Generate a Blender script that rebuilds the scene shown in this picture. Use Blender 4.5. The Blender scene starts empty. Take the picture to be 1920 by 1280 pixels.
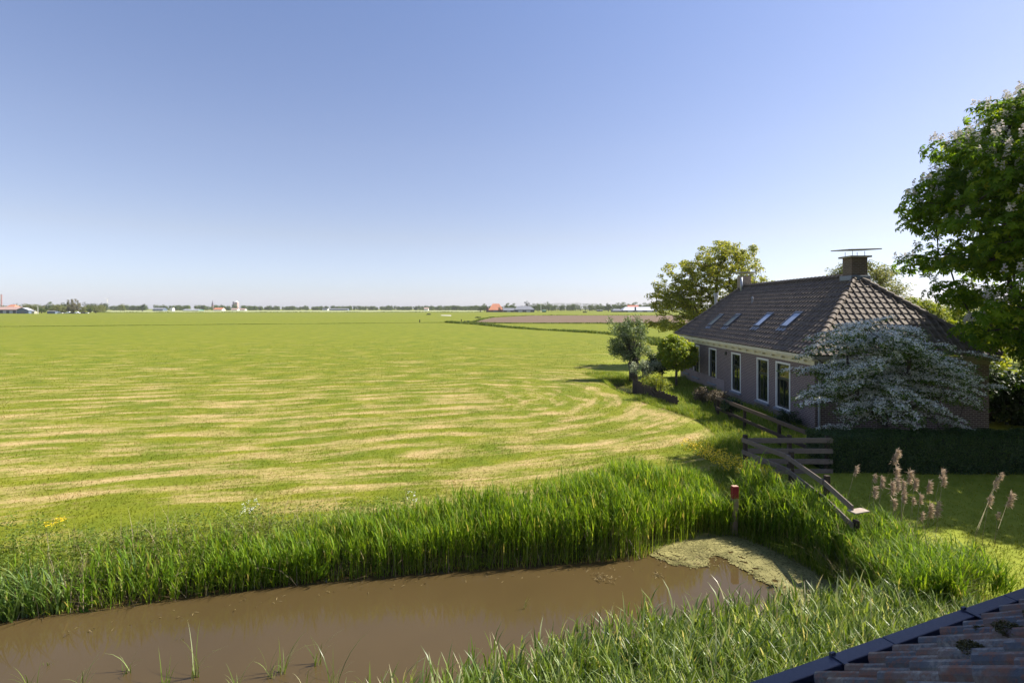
import bpy, math, random
import numpy as np
from mathutils import Vector

# ---------------------------------------------------------------- camera, sky, sun, exposure
CAMZ, F, HOR = 5.0, 1000.0, 578.0          # eye height; focal length and horizon row for a 1920 px wide frame
scene = bpy.context.scene
cam_d = bpy.data.cameras.new("camera"); cam = bpy.data.objects.new("camera", cam_d)
scene.collection.objects.link(cam); scene.camera = cam
cam_d.sensor_width = 36.0; cam_d.lens = F/1920*36.0
cam.location = (0, 0, CAMZ); cam.rotation_euler = (math.radians(90), 0, 0)
cam_d.shift_y = -(640-HOR)/1920; cam_d.clip_start = 0.05; cam_d.clip_end = 12000

SUN_EL, SUN_AZ = math.radians(46.3), math.radians(13)     # azimuth from +X towards +Y
sdir = Vector((math.cos(SUN_EL)*math.cos(SUN_AZ), math.cos(SUN_EL)*math.sin(SUN_AZ), math.sin(SUN_EL)))
sun_d = bpy.data.lights.new("sun", 'SUN'); sun = bpy.data.objects.new("sun", sun_d)
scene.collection.objects.link(sun)
sun_d.energy = 5.0; sun_d.angle = math.radians(0.53); sun_d.color = (1.0, 0.93, 0.82)
sun.rotation_euler = sdir.to_track_quat('Z', 'Y').to_euler(); sun.location = (30, 10, 40)

world = bpy.data.worlds.new("World"); scene.world = world; world.use_nodes = True
wt = world.node_tree; wt.nodes.clear()
sky = wt.nodes.new('ShaderNodeTexSky'); sky.sky_type = 'NISHITA'; sky.sun_disc = False
sky.sun_elevation = SUN_EL; sky.sun_rotation = math.radians(90)-SUN_AZ
sky.altitude = 0; sky.air_density = 1.0; sky.dust_density = 0.55; sky.ozone_density = 2.2
bg = wt.nodes.new('ShaderNodeBackground'); bg.inputs[1].default_value = 0.075
wo = wt.nodes.new('ShaderNodeOutputWorld')
# the day's air is paler and more violet-blue than the clear-air model: tint by elevation
wc = wt.nodes.new('ShaderNodeTexCoord'); wx = wt.nodes.new('ShaderNodeSeparateXYZ'); wt.links.new(wc.outputs['Generated'], wx.inputs[0])
wr = wt.nodes.new('ShaderNodeValToRGB'); wr.color_ramp.elements.remove(wr.color_ramp.elements[1])
for i, (zz, cc) in enumerate(((0, (.475,.50,.72)), (.033, (.47,.478,.63)), (.127, (.585,.485,.50)), (.277, (.635,.53,.54)), (.5, (.605,.55,.60)), (1, (.56,.55,.64)))):
    e = wr.color_ramp.elements[0] if i == 0 else wr.color_ramp.elements.new(zz)
    e.position = zz; e.color = cc+(1,)
wm_ = wt.nodes.new('ShaderNodeMix'); wm_.data_type = 'RGBA'; wm_.blend_type = 'MULTIPLY'; wm_.inputs[0].default_value = 1; wm_.clamp_factor = True
ws = wt.nodes.new('ShaderNodeVectorMath'); ws.operation = 'SCALE'; ws.inputs[3].default_value = 2.0
wt.links.new(wx.outputs[2], wr.inputs[0]); wt.links.new(wr.outputs[0], ws.inputs[0]); wt.links.new(sky.outputs[0], wm_.inputs[6]); wt.links.new(ws.outputs[0], wm_.inputs[7])
wt.links.new(wm_.outputs[2], bg.inputs[0]); wt.links.new(bg.outputs[0], wo.inputs[0])
scene.view_settings.view_transform = 'Standard'; scene.view_settings.look = 'None'
scene.view_settings.exposure = 1.0; scene.view_settings.gamma = 1
scene.cycles.max_bounces = 8; scene.cycles.transparent_max_bounces = 8
scene.cycles.volume_bounces = 0

rng = np.random.default_rng(7); random.seed(7)
C = scene.collection

# ---------------------------------------------------------------- helpers
def at(px, py, z=0.0):                      # a photo pixel on the plane of height z
    Y = (CAMZ-z)*F/(py-HOR); return (px-960)*Y/F, Y
def xa(px, Y): return (px-960)*Y/F
def za(py, Y): return CAMZ-(py-HOR)*Y/F
def tag(o, label=None, cat=None, group=None, kind=None):
    if label: o['label'] = label
    if cat: o['category'] = cat
    if group: o['group'] = group
    if kind: o['kind'] = kind
    return o
def empty(name, loc=(0,0,0), rz=0):
    o = bpy.data.objects.new(name, None); C.objects.link(o); o.location = loc; o.rotation_euler = (0,0,rz)
    o.empty_display_size = .3
    return o
def thing(name, label, cat, loc=(0,0,0), rz=0, group=None):
    return tag(empty(name, loc, rz), label, cat, group)
def link_mesh(name, me, mat, parent=None, loc=None):
    o = bpy.data.objects.new(name, me); C.objects.link(o)
    if mat is not None:
        me.materials.append(mat)
    if parent is not None: o.parent = parent
    if loc is not None: o.location = loc
    return o
def np_mesh(name, V, Fa, mat, parent=None, var=None, smooth=False, off=None, loc=None):
    """V (n,3), Fa (m,k) equal-sized faces; var per-vertex float attribute"""
    V = np.asarray(V, dtype=np.float32); Fa = np.asarray(Fa, dtype=np.int32)
    if off is not None: V = V - np.asarray(off, dtype=np.float32)
    me = bpy.data.meshes.new(name)
    me.vertices.add(len(V)); me.vertices.foreach_set('co', V.ravel())
    m, k = Fa.shape
    me.loops.add(m*k); me.loops.foreach_set('vertex_index', Fa.ravel())
    me.polygons.add(m); me.polygons.foreach_set('loop_start', np.arange(0, m*k, k, dtype=np.int32))
    me.polygons.foreach_set('loop_total', np.full(m, k, dtype=np.int32))
    if smooth: me.polygons.foreach_set('use_smooth', np.ones(m, dtype=bool))
    if var is not None:
        a = me.attributes.new('var', 'FLOAT', 'POINT'); a.data.foreach_set('value', np.asarray(var, dtype=np.float32).ravel())
    me.update(calc_edges=True)
    return link_mesh(name, me, mat, parent, loc)
def copy_tree(o, parent=None):
    c = o.copy(); C.objects.link(c); c.parent = parent
    for ch in list(o.children): copy_tree(ch, c)
    return c

class MB:
    def __init__(s): s.v = []; s.f = []
    def add(s, vs, fs):
        n = len(s.v); s.v += [tuple(p) for p in vs]; s.f += [tuple(n+i for i in f) for f in fs]; return s
    def box(s, x0, x1, y0, y1, z0, z1):
        return s.add([(x0,y0,z0),(x1,y0,z0),(x1,y1,z0),(x0,y1,z0),(x0,y0,z1),(x1,y0,z1),(x1,y1,z1),(x0,y1,z1)],
                     [(0,3,2,1),(4,5,6,7),(0,1,5,4),(1,2,6,5),(2,3,7,6),(3,0,4,7)])
    def bar(s, p, q, w, h, up=(0,0,1)):
        p, q = Vector(p), Vector(q); d = (q-p).normalized(); up = Vector(up)
        if abs(d.dot(up)) > .98: up = Vector((1,0,0))
        a = d.cross(up).normalized()*(w/2); b = a.cross(d).normalized()*(h/2)
        vs = [p-a-b, p+a-b, p+a+b, p-a+b, q-a-b, q+a-b, q+a+b, q-a+b]
        return s.add(vs, [(0,1,2,3),(7,6,5,4),(0,4,5,1),(1,5,6,2),(2,6,7,3),(3,7,4,0)])
    def tube(s, pts, rad, n=8, cap=True):
        pts = [Vector(p) for p in pts]
        if not hasattr(rad, '__len__'): rad = [rad]*len(pts)
        ref = Vector((0,0,1)); rings = []
        for i, p in enumerate(pts):
            d = (pts[min(i+1,len(pts)-1)]-pts[max(i-1,0)]).normalized()
            r = ref if abs(d.dot(ref)) < .95 else Vector((1,0,0))
            a = d.cross(r).normalized(); b = a.cross(d)
            rings.append([p+(a*math.cos(2*math.pi*k/n)+b*math.sin(2*math.pi*k/n))*rad[i] for k in range(n)])
        vs = [p for r in rings for p in r]; fs = []
        for i in range(len(rings)-1):
            for k in range(n): fs.append((i*n+k, i*n+(k+1)%n, (i+1)*n+(k+1)%n, (i+1)*n+k))
        if cap: fs.append(tuple(range(n-1,-1,-1))); fs.append(tuple((len(rings)-1)*n+k for k in range(n)))
        return s.add(vs, fs)
    def prism(s, poly, y0, y1, axis='y'):   # polygon (a,z) extruded along y (or x)
        n = len(poly)
        mk = (lambda a, z, t: (a,t,z)) if axis == 'y' else (lambda a, z, t: (t,a,z))
        vs = [mk(a,z,y0) for a,z in poly]+[mk(a,z,y1) for a,z in poly]
        fs = [tuple(range(n)), tuple(range(2*n-1,n-1,-1))]+[(i,n+i,n+(i+1)%n,(i+1)%n) for i in range(n)]
        return s.add(vs, fs)
    def build(s, name, mat, parent=None, off=(0,0,0), bevel=0, smooth=False):
        me = bpy.data.meshes.new(name)
        me.from_pydata([(x-off[0],y-off[1],z-off[2]) for x,y,z in s.v], [], s.f); me.update()
        import bmesh
        bm = bmesh.new(); bm.from_mesh(me); bmesh.ops.recalc_face_normals(bm, faces=bm.faces); bm.to_mesh(me); bm.free()
        if smooth:
            for p in me.polygons: p.use_smooth = True
        o = link_mesh(name, me, mat, parent)
        if bevel:
            b = o.modifiers.new('bevel', 'BEVEL'); b.width = bevel; b.segments = 2; b.limit_method = 'ANGLE'
        return o

# node helpers
class NT:
    def __init__(s, name):
        s.m = bpy.data.materials.new(name); s.m.use_nodes = True; s.t = s.m.node_tree; s.t.nodes.clear()
        s.out = s.t.nodes.new('ShaderNodeOutputMaterial')
    def n(s, typ, **kw):
        nd = s.t.nodes.new('ShaderNode'+typ)
        for k, v in kw.items(): setattr(nd, k, v)
        return nd
    def L(s, a, b): s.t.links.new(a, b)
    def put(s, v, inp):
        if isinstance(v, (int, float)): inp.default_value = v
        elif isinstance(v, tuple):
            inp.default_value = v if len(v) == len(inp.default_value) else tuple(v)+(1,)
        else: s.L(v, inp)
    def math(s, op, a, b=0, c=0, clamp=False):
        nd = s.n('Math', operation=op, use_clamp=clamp)
        for i, v in enumerate((a, b, c)): s.put(v, nd.inputs[i])
        return nd.outputs[0]
    def pos(s, what='Object'): return s.n('TexCoord').outputs[what]
    def xyz(s, v):
        nd = s.n('SeparateXYZ'); s.put(v, nd.inputs[0]); return nd.outputs
    def vec(s, x, y, z=0):
        nd = s.n('CombineXYZ')
        for i, v in enumerate((x, y, z)): s.put(v, nd.inputs[i])
        return nd.outputs[0]
    def noise(s, v, scale, detail=3, rough=.5, dist=0):
        nd = s.n('TexNoise'); nd.inputs['Scale'].default_value = scale; nd.inputs['Detail'].default_value = detail
        nd.inputs['Roughness'].default_value = rough; nd.inputs['Distortion'].default_value = dist
        if v is not None: s.L(v, nd.inputs['Vector'])
        return nd.outputs[0]
    def ramp(s, f, stops, interp='LINEAR'):
        nd = s.n('ValToRGB'); cr = nd.color_ramp; cr.interpolation = interp
        while len(cr.elements) < len(stops): cr.elements.new(.5)
        for e, (p, c) in zip(cr.elements, stops):
            e.position = p; e.color = (c, c, c, 1) if isinstance(c, (int, float)) else tuple(c)+(1,)
        s.put(f, nd.inputs[0]); return nd.outputs[0]
    def mix(s, f, a, b, blend='MIX'):
        nd = s.n('Mix', data_type='RGBA', blend_type=blend); s.put(f, nd.inputs[0]); s.put(a, nd.inputs[6]); s.put(b, nd.inputs[7])
        return nd.outputs[2]
    def attr(s, name='var'): return s.n('Attribute', attribute_name=name).outputs['Fac']
    def bump(s, h, strength=.3, dist=.02):
        nd = s.n('Bump'); nd.inputs['Strength'].default_value = strength; nd.inputs['Distance'].default_value = dist
        s.L(h, nd.inputs['Height']); return nd.outputs[0]
    def prin(s, col, rough=.6, metal=0, normal=None, spec=None, **kw):
        nd = s.n('BsdfPrincipled'); s.put(col, nd.inputs['Base Color']); s.put(rough, nd.inputs['Roughness'])
        nd.inputs['Metallic'].default_value = metal
        if spec is not None: nd.inputs['Specular IOR Level'].default_value = spec
        if normal is not None: s.L(normal, nd.inputs['Normal'])
        for k, v in kw.items(): s.put(v, nd.inputs[k])
        return nd.outputs[0]
    def end(s, sh): s.L(sh, s.out.inputs[0]); return s.m

def leaf_mat(name, stops, trans=.4, rough=.55, tcol=1.5, spec=.35, yellow=(1.25,1.1,.55)):
    t = NT(name); c = t.ramp(t.attr(), stops)
    p = t.prin(c, rough, spec=spec)
    tr = t.n('BsdfTranslucent'); tc = t.mix(1.0, c, tuple(tcol*x for x in yellow), 'MULTIPLY'); t.L(tc, tr.inputs[0])
    mx = t.n('MixShader'); mx.inputs[0].default_value = trans
    t.L(p, mx.inputs[1]); t.L(tr.outputs[0], mx.inputs[2]); return t.end(mx.outputs[0])
def simple_mat(name, col, rough=.6, metal=0, nscale=8, amt=.25, bump=0, spec=.4, col2=None):
    t = NT(name); p = t.pos(); nz = t.noise(p, nscale, 5, .6)
    c2 = col2 or tuple(x*(1-amt) for x in col); c1 = col if col2 else tuple(min(1, x*(1+amt)) for x in col)
    c = t.ramp(nz, [(.3, c2), (.7, c1)])
    nm = t.bump(nz, .5, bump) if bump else None
    return t.end(t.prin(c, rough, metal, nm, spec))

def wood_mat(name, a, b):
    t = NT(name); x = t.xyz(t.pos()); v = t.vec(t.math('MULTIPLY', x[0], 6), t.math('MULTIPLY', x[1], 6), t.math('MULTIPLY', x[2], 30))
    n1 = t.noise(v, 1.2, 6, .65); n2 = t.noise(t.pos(), 3, 3)
    c = t.mix(n2, t.ramp(n1, [(.3, a), (.7, b)]), tuple(x*.6 for x in b))
    return t.end(t.prin(c, .8, normal=t.bump(n1, .6, .006), spec=.2))

def brick_mat(name, c1, c2, mortar, bw=.22, bh=.064, ms=.016, stain=.35):
    t = NT(name); x = t.xyz(t.pos()); v = t.vec(t.math('ADD', x[0], x[1]), x[2], 0)
    b = t.n('TexBrick'); b.offset = .5
    b.inputs['Scale'].default_value = 1; b.inputs['Brick Width'].default_value = bw; b.inputs['Row Height'].default_value = bh+ms
    b.inputs['Mortar Size'].default_value = ms; b.inputs['Mortar Smooth'].default_value = .3; b.inputs['Bias'].default_value = 0
    t.L(v, b.inputs['Vector']); t.put(c1, b.inputs['Color1']); t.put(c2, b.inputs['Color2']); t.put(mortar, b.inputs['Mortar'])
    n2 = t.noise(t.pos(), 1.1, 5, .6); n3 = t.noise(t.pos(), 14, 3)
    c = t.mix(t.math('MULTIPLY', n2, stain), b.outputs[0], tuple(.6*a+.4*m for a, m in zip(c1, mortar)))
    c = t.mix(.35, c, t.ramp(n3, [(.3, .45), (.7, 1.0)]), 'MULTIPLY')
    h = t.math('SUBTRACT', 1, b.outputs[1])
    return t.end(t.prin(c, .85, normal=t.bump(h, .6, .008), spec=.25))

# shared field colour (mown stripes: straw between regrowing grass, following the mower round the headland)
RC = (-1.2, 30.0); RD = (.963, .268)
def field_colour(t, lush=0.0):
    x = t.xyz(t.pos())
    w = t.noise(t.vec(x[0], x[1], 0), .11, 2)
    w = t.math('MULTIPLY', t.math('SUBTRACT', w, .5), 3.6)
    dx = t.math('SUBTRACT', x[0], RC[0]); dy = t.math('ADD', t.math('SUBTRACT', x[1], RC[1]), w)
    a = t.math('ADD', t.math('MULTIPLY', dx, RD[0]), t.math('MULTIPLY', dy, RD[1]))
    b = t.math('SUBTRACT', t.math('MULTIPLY', dy, RD[0]), t.math('MULTIPLY', dx, RD[1]))
    ap = t.math('MAXIMUM', a, 0); an = t.math('MINIMUM', a, 0)
    r = t.math('SQRT', t.math('ADD', t.math('MULTIPLY', ap, ap), t.math('MULTIPLY', b, b)))
    ang = t.math('ARCTAN2', ap, t.math('ADD', t.math('ABSOLUTE', b), .01))
    al = t.math('ADD', t.math('MULTIPLY', ang, 11), an)
    sv = t.vec(t.math('MULTIPLY', r, 1.0), t.math('MULTIPLY', al, .19), 0)
    n1 = t.noise(sv, 1.0, 5, .62)
    sv2 = t.vec(t.math('MULTIPLY', r, 3.6), t.math('MULTIPLY', al, .42), 3)
    n2 = t.noise(sv2, 1.0, 4, .6)
    n3 = t.noise(t.vec(x[0], x[1], 0), .45, 5, .65)
    n4 = t.noise(t.vec(x[0], x[1], 0), 7, 4, .7)
    s = t.math('ADD', t.math('MULTIPLY', n1, .46), t.math('MULTIPLY', n2, .26))
    ph = t.math('ADD', t.math('MULTIPLY', r, 4.4), t.math('MULTIPLY', n3, 5))
    s = t.math('ADD', s, t.math('MULTIPLY', t.math('SINE', ph), .022))
    s = t.math('ADD', s, t.math('MULTIPLY', n3, .27)); s = t.math('ADD', s, t.math('MULTIPLY', n4, .12))
    # drier near the headland
    dist = t.math('MULTIPLY', x[1], .01, clamp=True)
    near = t.ramp(dist, [(.115, .35), (.14, .9), (.24, .9), (.5, .5), (1.0, .15)])
    s = t.math('ADD', s, t.math('MULTIPLY', t.math('SUBTRACT', near, .55), .13))
    dry = t.ramp(s, [(.575, 0.0), (.635, .5), (.70, 1.0)])
    big = t.noise(t.vec(x[0], x[1], 0), .03, 2)
    green = t.mix(t.ramp(n3, [(.35, 0.), (.65, 1.)]), FG1, FG2)
    green = t.mix(t.math('MULTIPLY', big, .5), green, FG3)
    straw = t.mix(n4, (.34,.25,.095), (.62,.45,.23))
    c = t.mix(t.math('MULTIPLY', dry, .85), green, straw)
    n5 = t.noise(t.vec(t.math('MULTIPLY', r, 9), t.math('MULTIPLY', al, 1.6), 7), 1.0, 3, .7)
    c = t.mix(.8, c, t.ramp(n5, [(.3, .72), (.7, 1.0)]), 'MULTIPLY')
    return c, n4, dry
FG1, FG2, FG3 = (.100,.148,.007), (.190,.210,.010), (.212,.202,.018)

# ---------------------------------------------------------------- terrain
WZ = -0.6
FAR = [(-60,-4.5), (-30,3.9), (-16.5,7.7), (-9.2,9.62), (-7.6,10.0), (-5.9,10.5), (-3.98,11.0), (-1.8,11.35), (.46,11.65), (2.9,12.0),
       (3.5,12.6), (4.6,13.15), (5.5,13.2), (6.1,12.4), (6.45,11.5), (6.6,10.5), (6.3,9.6)]
NEAR = [(5.4,8.9), (4.0,8.35), (2.6,8.15), (1.2,7.75), (.3,7.3), (-1.6,6.45), (-4.5,5.7), (-12,4.0), (-30,-1), (-60,-9)]
DITCH = np.array(FAR+NEAR)
def sdf(P, poly):
    """signed distance (negative inside) of points P (n,2) to a polygon"""
    d = np.full(len(P), 1e9); ins = np.zeros(len(P), bool)
    for i in range(len(poly)):
        a, b = poly[i], poly[(i+1) % len(poly)]
        e = b-a; w = P-a; h = np.clip((w@e)/(e@e), 0, 1)
        d = np.minimum(d, np.hypot(*(w-h[:,None]*e).T))
        c = (a[1] > P[:,1]) != (b[1] > P[:,1])
        with np.errstate(divide='ignore', invalid='ignore'):
            xi = a[0]+(P[:,1]-a[1])*(b[0]-a[0])/(b[1]-a[1])
        ins ^= c & (P[:,0] < xi)
    return np.where(ins, -d, d)
POND = np.array([(7.35,36.4), (7.15,34.2), (7.3,32.6), (7.5,31.6), (7.75,31.8), (7.85,34), (8.0,36.6)])
def smooth(x): x = np.clip(x, 0, 1); return x*x*(3-2*x)
def ground_z(P):
    P = np.asarray(P, float)
    d = sdf(P, DITCH); wob = .12*np.sin(P[:,0]*2.1+P[:,1]*1.3)+.08*np.sin(P[:,0]*5.3-P[:,1]*3.1)
    z = np.where(d < 0, WZ-.04-.5*smooth(-d/1.2), WZ-.04+(-WZ+.04)*smooth((d+wob*.5)/1.5))
    d2 = sdf(P, POND); z2 = np.where(d2 < 0, WZ-.05-.3*smooth(-d2/.5), WZ-.05+(-WZ+.05)*smooth(d2/1.1))
    z = np.minimum(z, z2)
    z = z + np.where(P[:,1] < 60, .03*np.sin(P[:,0]*.7+1)*np.sin(P[:,1]*.5), 0)*smooth(d/2)
    return z
def axis(parts):
    out = []
    for a, b, st in parts: out += list(np.arange(a, b, st))
    return np.array(out+[parts[-1][1]])
gx = axis([(-3600,-1000,650), (-1000,-200,200), (-200,-60,20), (-60,-16,2), (-16,16,.2), (16,40,2), (40,200,20), (200,1000,200), (1000,3600,650)])
gy = axis([(-300,-20,40), (-20,2,2), (2,18,.2), (18,56,.4), (56,120,8), (120,600,80), (600,3800,640)])
GX, GY = np.meshgrid(gx, gy); P = np.stack([GX.ravel(), GY.ravel()], 1)
V = np.column_stack([P, ground_z(P)])
nx, ny = len(gx), len(gy); idx = np.arange(nx*ny).reshape(ny, nx)
Fq = np.stack([idx[:-1,:-1], idx[:-1,1:], idx[1:,1:], idx[1:,:-1]], -1).reshape(-1, 4)

def bank_(t, x): return t.math('SUBTRACT', t.math('MULTIPLY', x[1], .963), t.math('MULTIPLY', x[0], .268))
t = NT('field_ground'); col, n4, dry = field_colour(t)
x = t.xyz(t.pos())
# bare mud on the ditch banks and under water
mudf = t.ramp(t.math('ADD', x[2], .6), [(.30, 1.), (.52, 0.)])
bankg = t.ramp(t.math('MULTIPLY', t.math('SUBTRACT', bank_(t, x), 9.0), .1), [(.30, 1.), (.52, 0.)])
col = t.mix(t.math('MULTIPLY', bankg, .85), col, t.mix(n4, (.075,.12,.015), (.16,.21,.03)))
col = t.mix(mudf, col, t.mix(n4, (.05,.038,.02), (.12,.09,.05)))
# clay-coloured bare spots along the top of the far bank
bn = t.noise(t.vec(x[0], x[1], 0), 1.2, 4, .6)
bank = t.math('SUBTRACT', t.math('MULTIPLY', x[1], .963), t.math('MULTIPLY', x[0], .268))
lim = t.ramp(t.math('MULTIPLY', t.math('SUBTRACT', bank, 10), .1), [(.26, 0.), (.32, 1.), (.42, 1.), (.5, 0.)])
spot = t.math('MULTIPLY', t.ramp(bn, [(.56, 0.), (.62, 1.)]), lim)
col = t.mix(t.math('MULTIPLY', spot, t.ramp(x[0], [(0, .0), (.5, .7)])), col, (.33,.26,.17))
# garden lawn right of the fence is plain green
lawn = t.math('MULTIPLY', t.ramp(t.math('MULTIPLY', t.math('SUBTRACT', x[0], 7.2), .5), [(0, 0.), (1, 1.)]),
              t.ramp(t.math('MULTIPLY', x[1], .01), [(.40, 1.), (.60, 0.)]))
col = t.mix(lawn, col, t.mix(t.noise(t.pos(), 2.2, 5, .65), (.12,.17,.012), (.30,.31,.035)))
# pale strip of rough pasture far away
ground_mat = t.end(t.prin(col, .9, normal=t.bump(n4, .8, .03), spec=.15))
ground = tag(np_mesh('ground', V, Fq, ground_mat, smooth=True), kind='structure')

# far fields as their own slightly raised sheets
def sheet(name, pts, z, mat):
    m = MB(); m.add([(a, b, z) for a, b in pts], [tuple(range(len(pts)))])
    return tag(m.build(name, mat), kind='structure')
t = NT('ploughed_soil'); x = t.xyz(t.pos())
n1 = t.noise(t.vec(t.math('MULTIPLY', x[0], .03), t.math('MULTIPLY', x[1], .5)), 1, 4); n2 = t.noise(t.pos(), .5, 4)
soil_m = t.end(t.prin(t.mix(t.math('MULTIPLY', t.math('ADD', n1, n2), .5), (.10,.068,.045), (.20,.145,.10)), .95, spec=.1))
sheet('ploughed_field', [at(884,604.5), at(1600,607), at(1600,591.5), at(1000,591.5), at(925,595.5)], .06, soil_m)
pale = simple_mat('pale_pasture', (.27,.29,.12), .9, nscale=.02, amt=.15)
sheet('pale_field', [at(165,585.4), at(905,584.6), at(905,582.2), at(165,582.2)], .12, pale)

# water
def water_mat(name, col):
    t = NT(name); nz = t.noise(t.pos(), 1.4, 4, .5); n2 = t.noise(t.pos(), .35, 3)
    c = t.mix(t.ramp(n2, [(.35, 0.), (.65, 1.)]), col, tuple(x*.86 for x in col))
    return t.end(t.prin(c, .02, normal=t.bump(nz, .014, .02), spec=.5, IOR=1.33))
wm = water_mat('muddy_water', (.078,.054,.022))
m = MB(); m.add([(-62,-14,WZ), (9,-14,WZ), (9,15.5,WZ), (-62,15.5,WZ)], [(0,1,2,3)])
tag(m.build('ditch_water', wm), kind='structure')
wm2 = water_mat('clear_water', (.03,.035,.025))
m = MB(); m.add([(5,26.5,WZ+.1), (16,26.5,WZ+.1), (16,55,WZ+.1), (5,55,WZ+.1)], [(0,1,2,3)])
tag(m.build('pond_water', wm2), kind='structure')

# floating weed at the ditch end: irregular raft of algae
ALG = [(3.25,12.1), (3.55,11.75), (3.95,11.55), (4.3,11.75), (4.25,12.05), (4.75,12.1), (4.95,11.7), (5.15,11.1), (5.35,10.6), (5.5,10.1), (5.55,9.55), (5.45,9.0),
       (6.9,8.9), (7.2,10.5), (7.0,12.2), (5.9,13.7), (4.3,13.6), (3.3,12.9)]
pts = []
for i in range(len(ALG)):
    a, b = np.array(ALG[i]), np.array(ALG[(i+1) % len(ALG)])
    n = max(2, int(np.hypot(*(b-a))/.05))
    for k in range(n):
        p = a+(b-a)*k/n; s_ = p[0]*9+p[1]*7
        pts.append((p[0]+.05*math.sin(s_*1.7)+.035*math.sin(s_*4.1)+.02*math.sin(s_*9.7)+random.uniform(-.02,.02), p[1]+.05*math.cos(s_*1.3)+.03*math.sin(s_*6.3)+random.uniform(-.02,.02)))
t = NT('algae'); n1 = t.noise(t.pos(), 3, 6, .7); n2 = t.noise(t.pos(), 26, 4, .7)
c = t.mix(t.ramp(n1, [(.35,0.),(.65,1.)]), (.14,.13,.04), (.30,.27,.10)); c = t.mix(t.ramp(n2, [(.55,0.),(.72,.7)]), c, (.07,.07,.03))
algm = t.end(t.prin(c, .8, normal=t.bump(n2, .9, .02), spec=.3))
ax_ = np.arange(3.0, 7.4, .045); ay_ = np.arange(8.7, 14.0, .045); AX, AY = np.meshgrid(ax_, ay_); cen = np.stack([AX.ravel(), AY.ravel()], 1)+rng.normal(0,.006,(AX.size,2))
wn = .10*(np.sin(cen[:,0]*5+2*np.sin(cen[:,1]*3))+np.sin(cen[:,1]*7.3+cen[:,0]*4))*.5+.05*np.sin(cen[:,0]*19+cen[:,1]*13)+.04*rng.random(len(cen))
ok_ = (sdf(cen, np.array(ALG))+wn < .02); ok_ &= ~((sdf(cen, np.array(ALG)) > -.35) & (np.sin(cen[:,0]*11+1.5*np.sin(cen[:,1]*9))*np.sin(cen[:,1]*13+cen[:,0]*3) > .72))
cen = cen[ok_]; hs_ = .0235; Vc = np.concatenate([np.column_stack([cen+np.array(d_)*hs_+rng.normal(0,.004,cen.shape), np.full(len(cen), WZ+.012)]) for d_ in ((-1,-1),(1,-1),(1,1),(-1,1))])
nc_ = len(cen); Vc[:,2] += np.tile(rng.uniform(0,.003,nc_), 4); Fc_ = np.stack([np.arange(nc_)+k*nc_ for k in range(4)], 1)
tag(np_mesh('floating_algae', Vc, Fc_, algm), 'tan green raft of floating weed at the closed end of the ditch', 'algae', kind='stuff')

# ---------------------------------------------------------------- blades, reeds, leaves (numpy)
def blades(base, h, w, az, lean, curve=.5, segs=3, var=None, root=0.0):
    """curved tapering blades; base (n,3); returns V,F,var"""
    n = len(base); k = segs
    ts = np.linspace(0, 1, k+1)
    dirx = np.stack([np.cos(az), np.sin(az)], 1); per = np.stack([-np.sin(az), np.cos(az)], 1)
    V = []
    for i, tt in enumerate(ts):
        out = (lean*tt+curve*tt*tt*tt)*h; up = h*tt*np.sqrt(np.clip(1-(lean*tt+.8*curve*tt*tt)**2*.5, .15, 1))
        ww = w*(1-tt**1.6)*.5 if i < k else w*0
        if root: ww = ww*(root+(1-root)*min(1, tt*3))
        c = base.copy(); c[:,:2] += dirx*out[:,None]; c[:,2] += up
        if i < k:
            a = c.copy(); b = c.copy(); a[:,:2] += per*ww[:,None]; b[:,:2] -= per*ww[:,None]; V += [a, b]
        else: V.append(c)
    nv = 2*k+1; V = np.stack(V, 1).reshape(-1, 3); o = (np.arange(n)*nv)[:,None]
    F_ = []
    for i in range(k-1):
        F_.append(np.concatenate([o+2*i, o+2*i+1, o+2*i+3], 1)); F_.append(np.concatenate([o+2*i, o+2*i+3, o+2*i+2], 1))
    F_.append(np.concatenate([o+2*k-2, o+2*k-1, o+2*k], 1))
    v = np.repeat(rng.random(n) if var is None else var, nv)
    return V, np.concatenate(F_), v
def joinm(parts):
    Vs, Fs, vs = [], [], []; o = 0
    for V, F_, v in parts: Vs.append(V); Fs.append(F_+o); vs.append(v); o += len(V)
    return np.concatenate(Vs), np.concatenate(Fs), np.concatenate(vs)
def unit(v): return v/np.maximum(np.linalg.norm(v, axis=1, keepdims=True), 1e-9)
def leaves(pos, nrm, L, W, var=None, fold=.12, dirv=None):
    """folded rhombic leaves lying in the plane with normal nrm"""
    n = len(pos); nrm = unit(nrm)
    r = rng.normal(size=(n,3)) if dirv is None else dirv
    d = unit(r-(r*nrm).sum(1, keepdims=True)*nrm); s = np.cross(nrm, d)
    L = np.broadcast_to(L, n)[:,None]; W = np.broadcast_to(W, n)[:,None]
    a = pos; tip = pos+d*L-nrm*L*.12; m = pos+d*L*.5
    b1 = m+s*W*.5+nrm*W*fold; b2 = m-s*W*.5+nrm*W*fold
    V = np.stack([a, b1, tip, b2], 1).reshape(-1, 3); o = (np.arange(n)*4)[:,None]
    F_ = np.concatenate([np.concatenate([o, o+1, o+2], 1), np.concatenate([o, o+2, o+3], 1)])
    return V, F_, np.repeat(rng.random(n) if var is None else var, 4)

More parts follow.
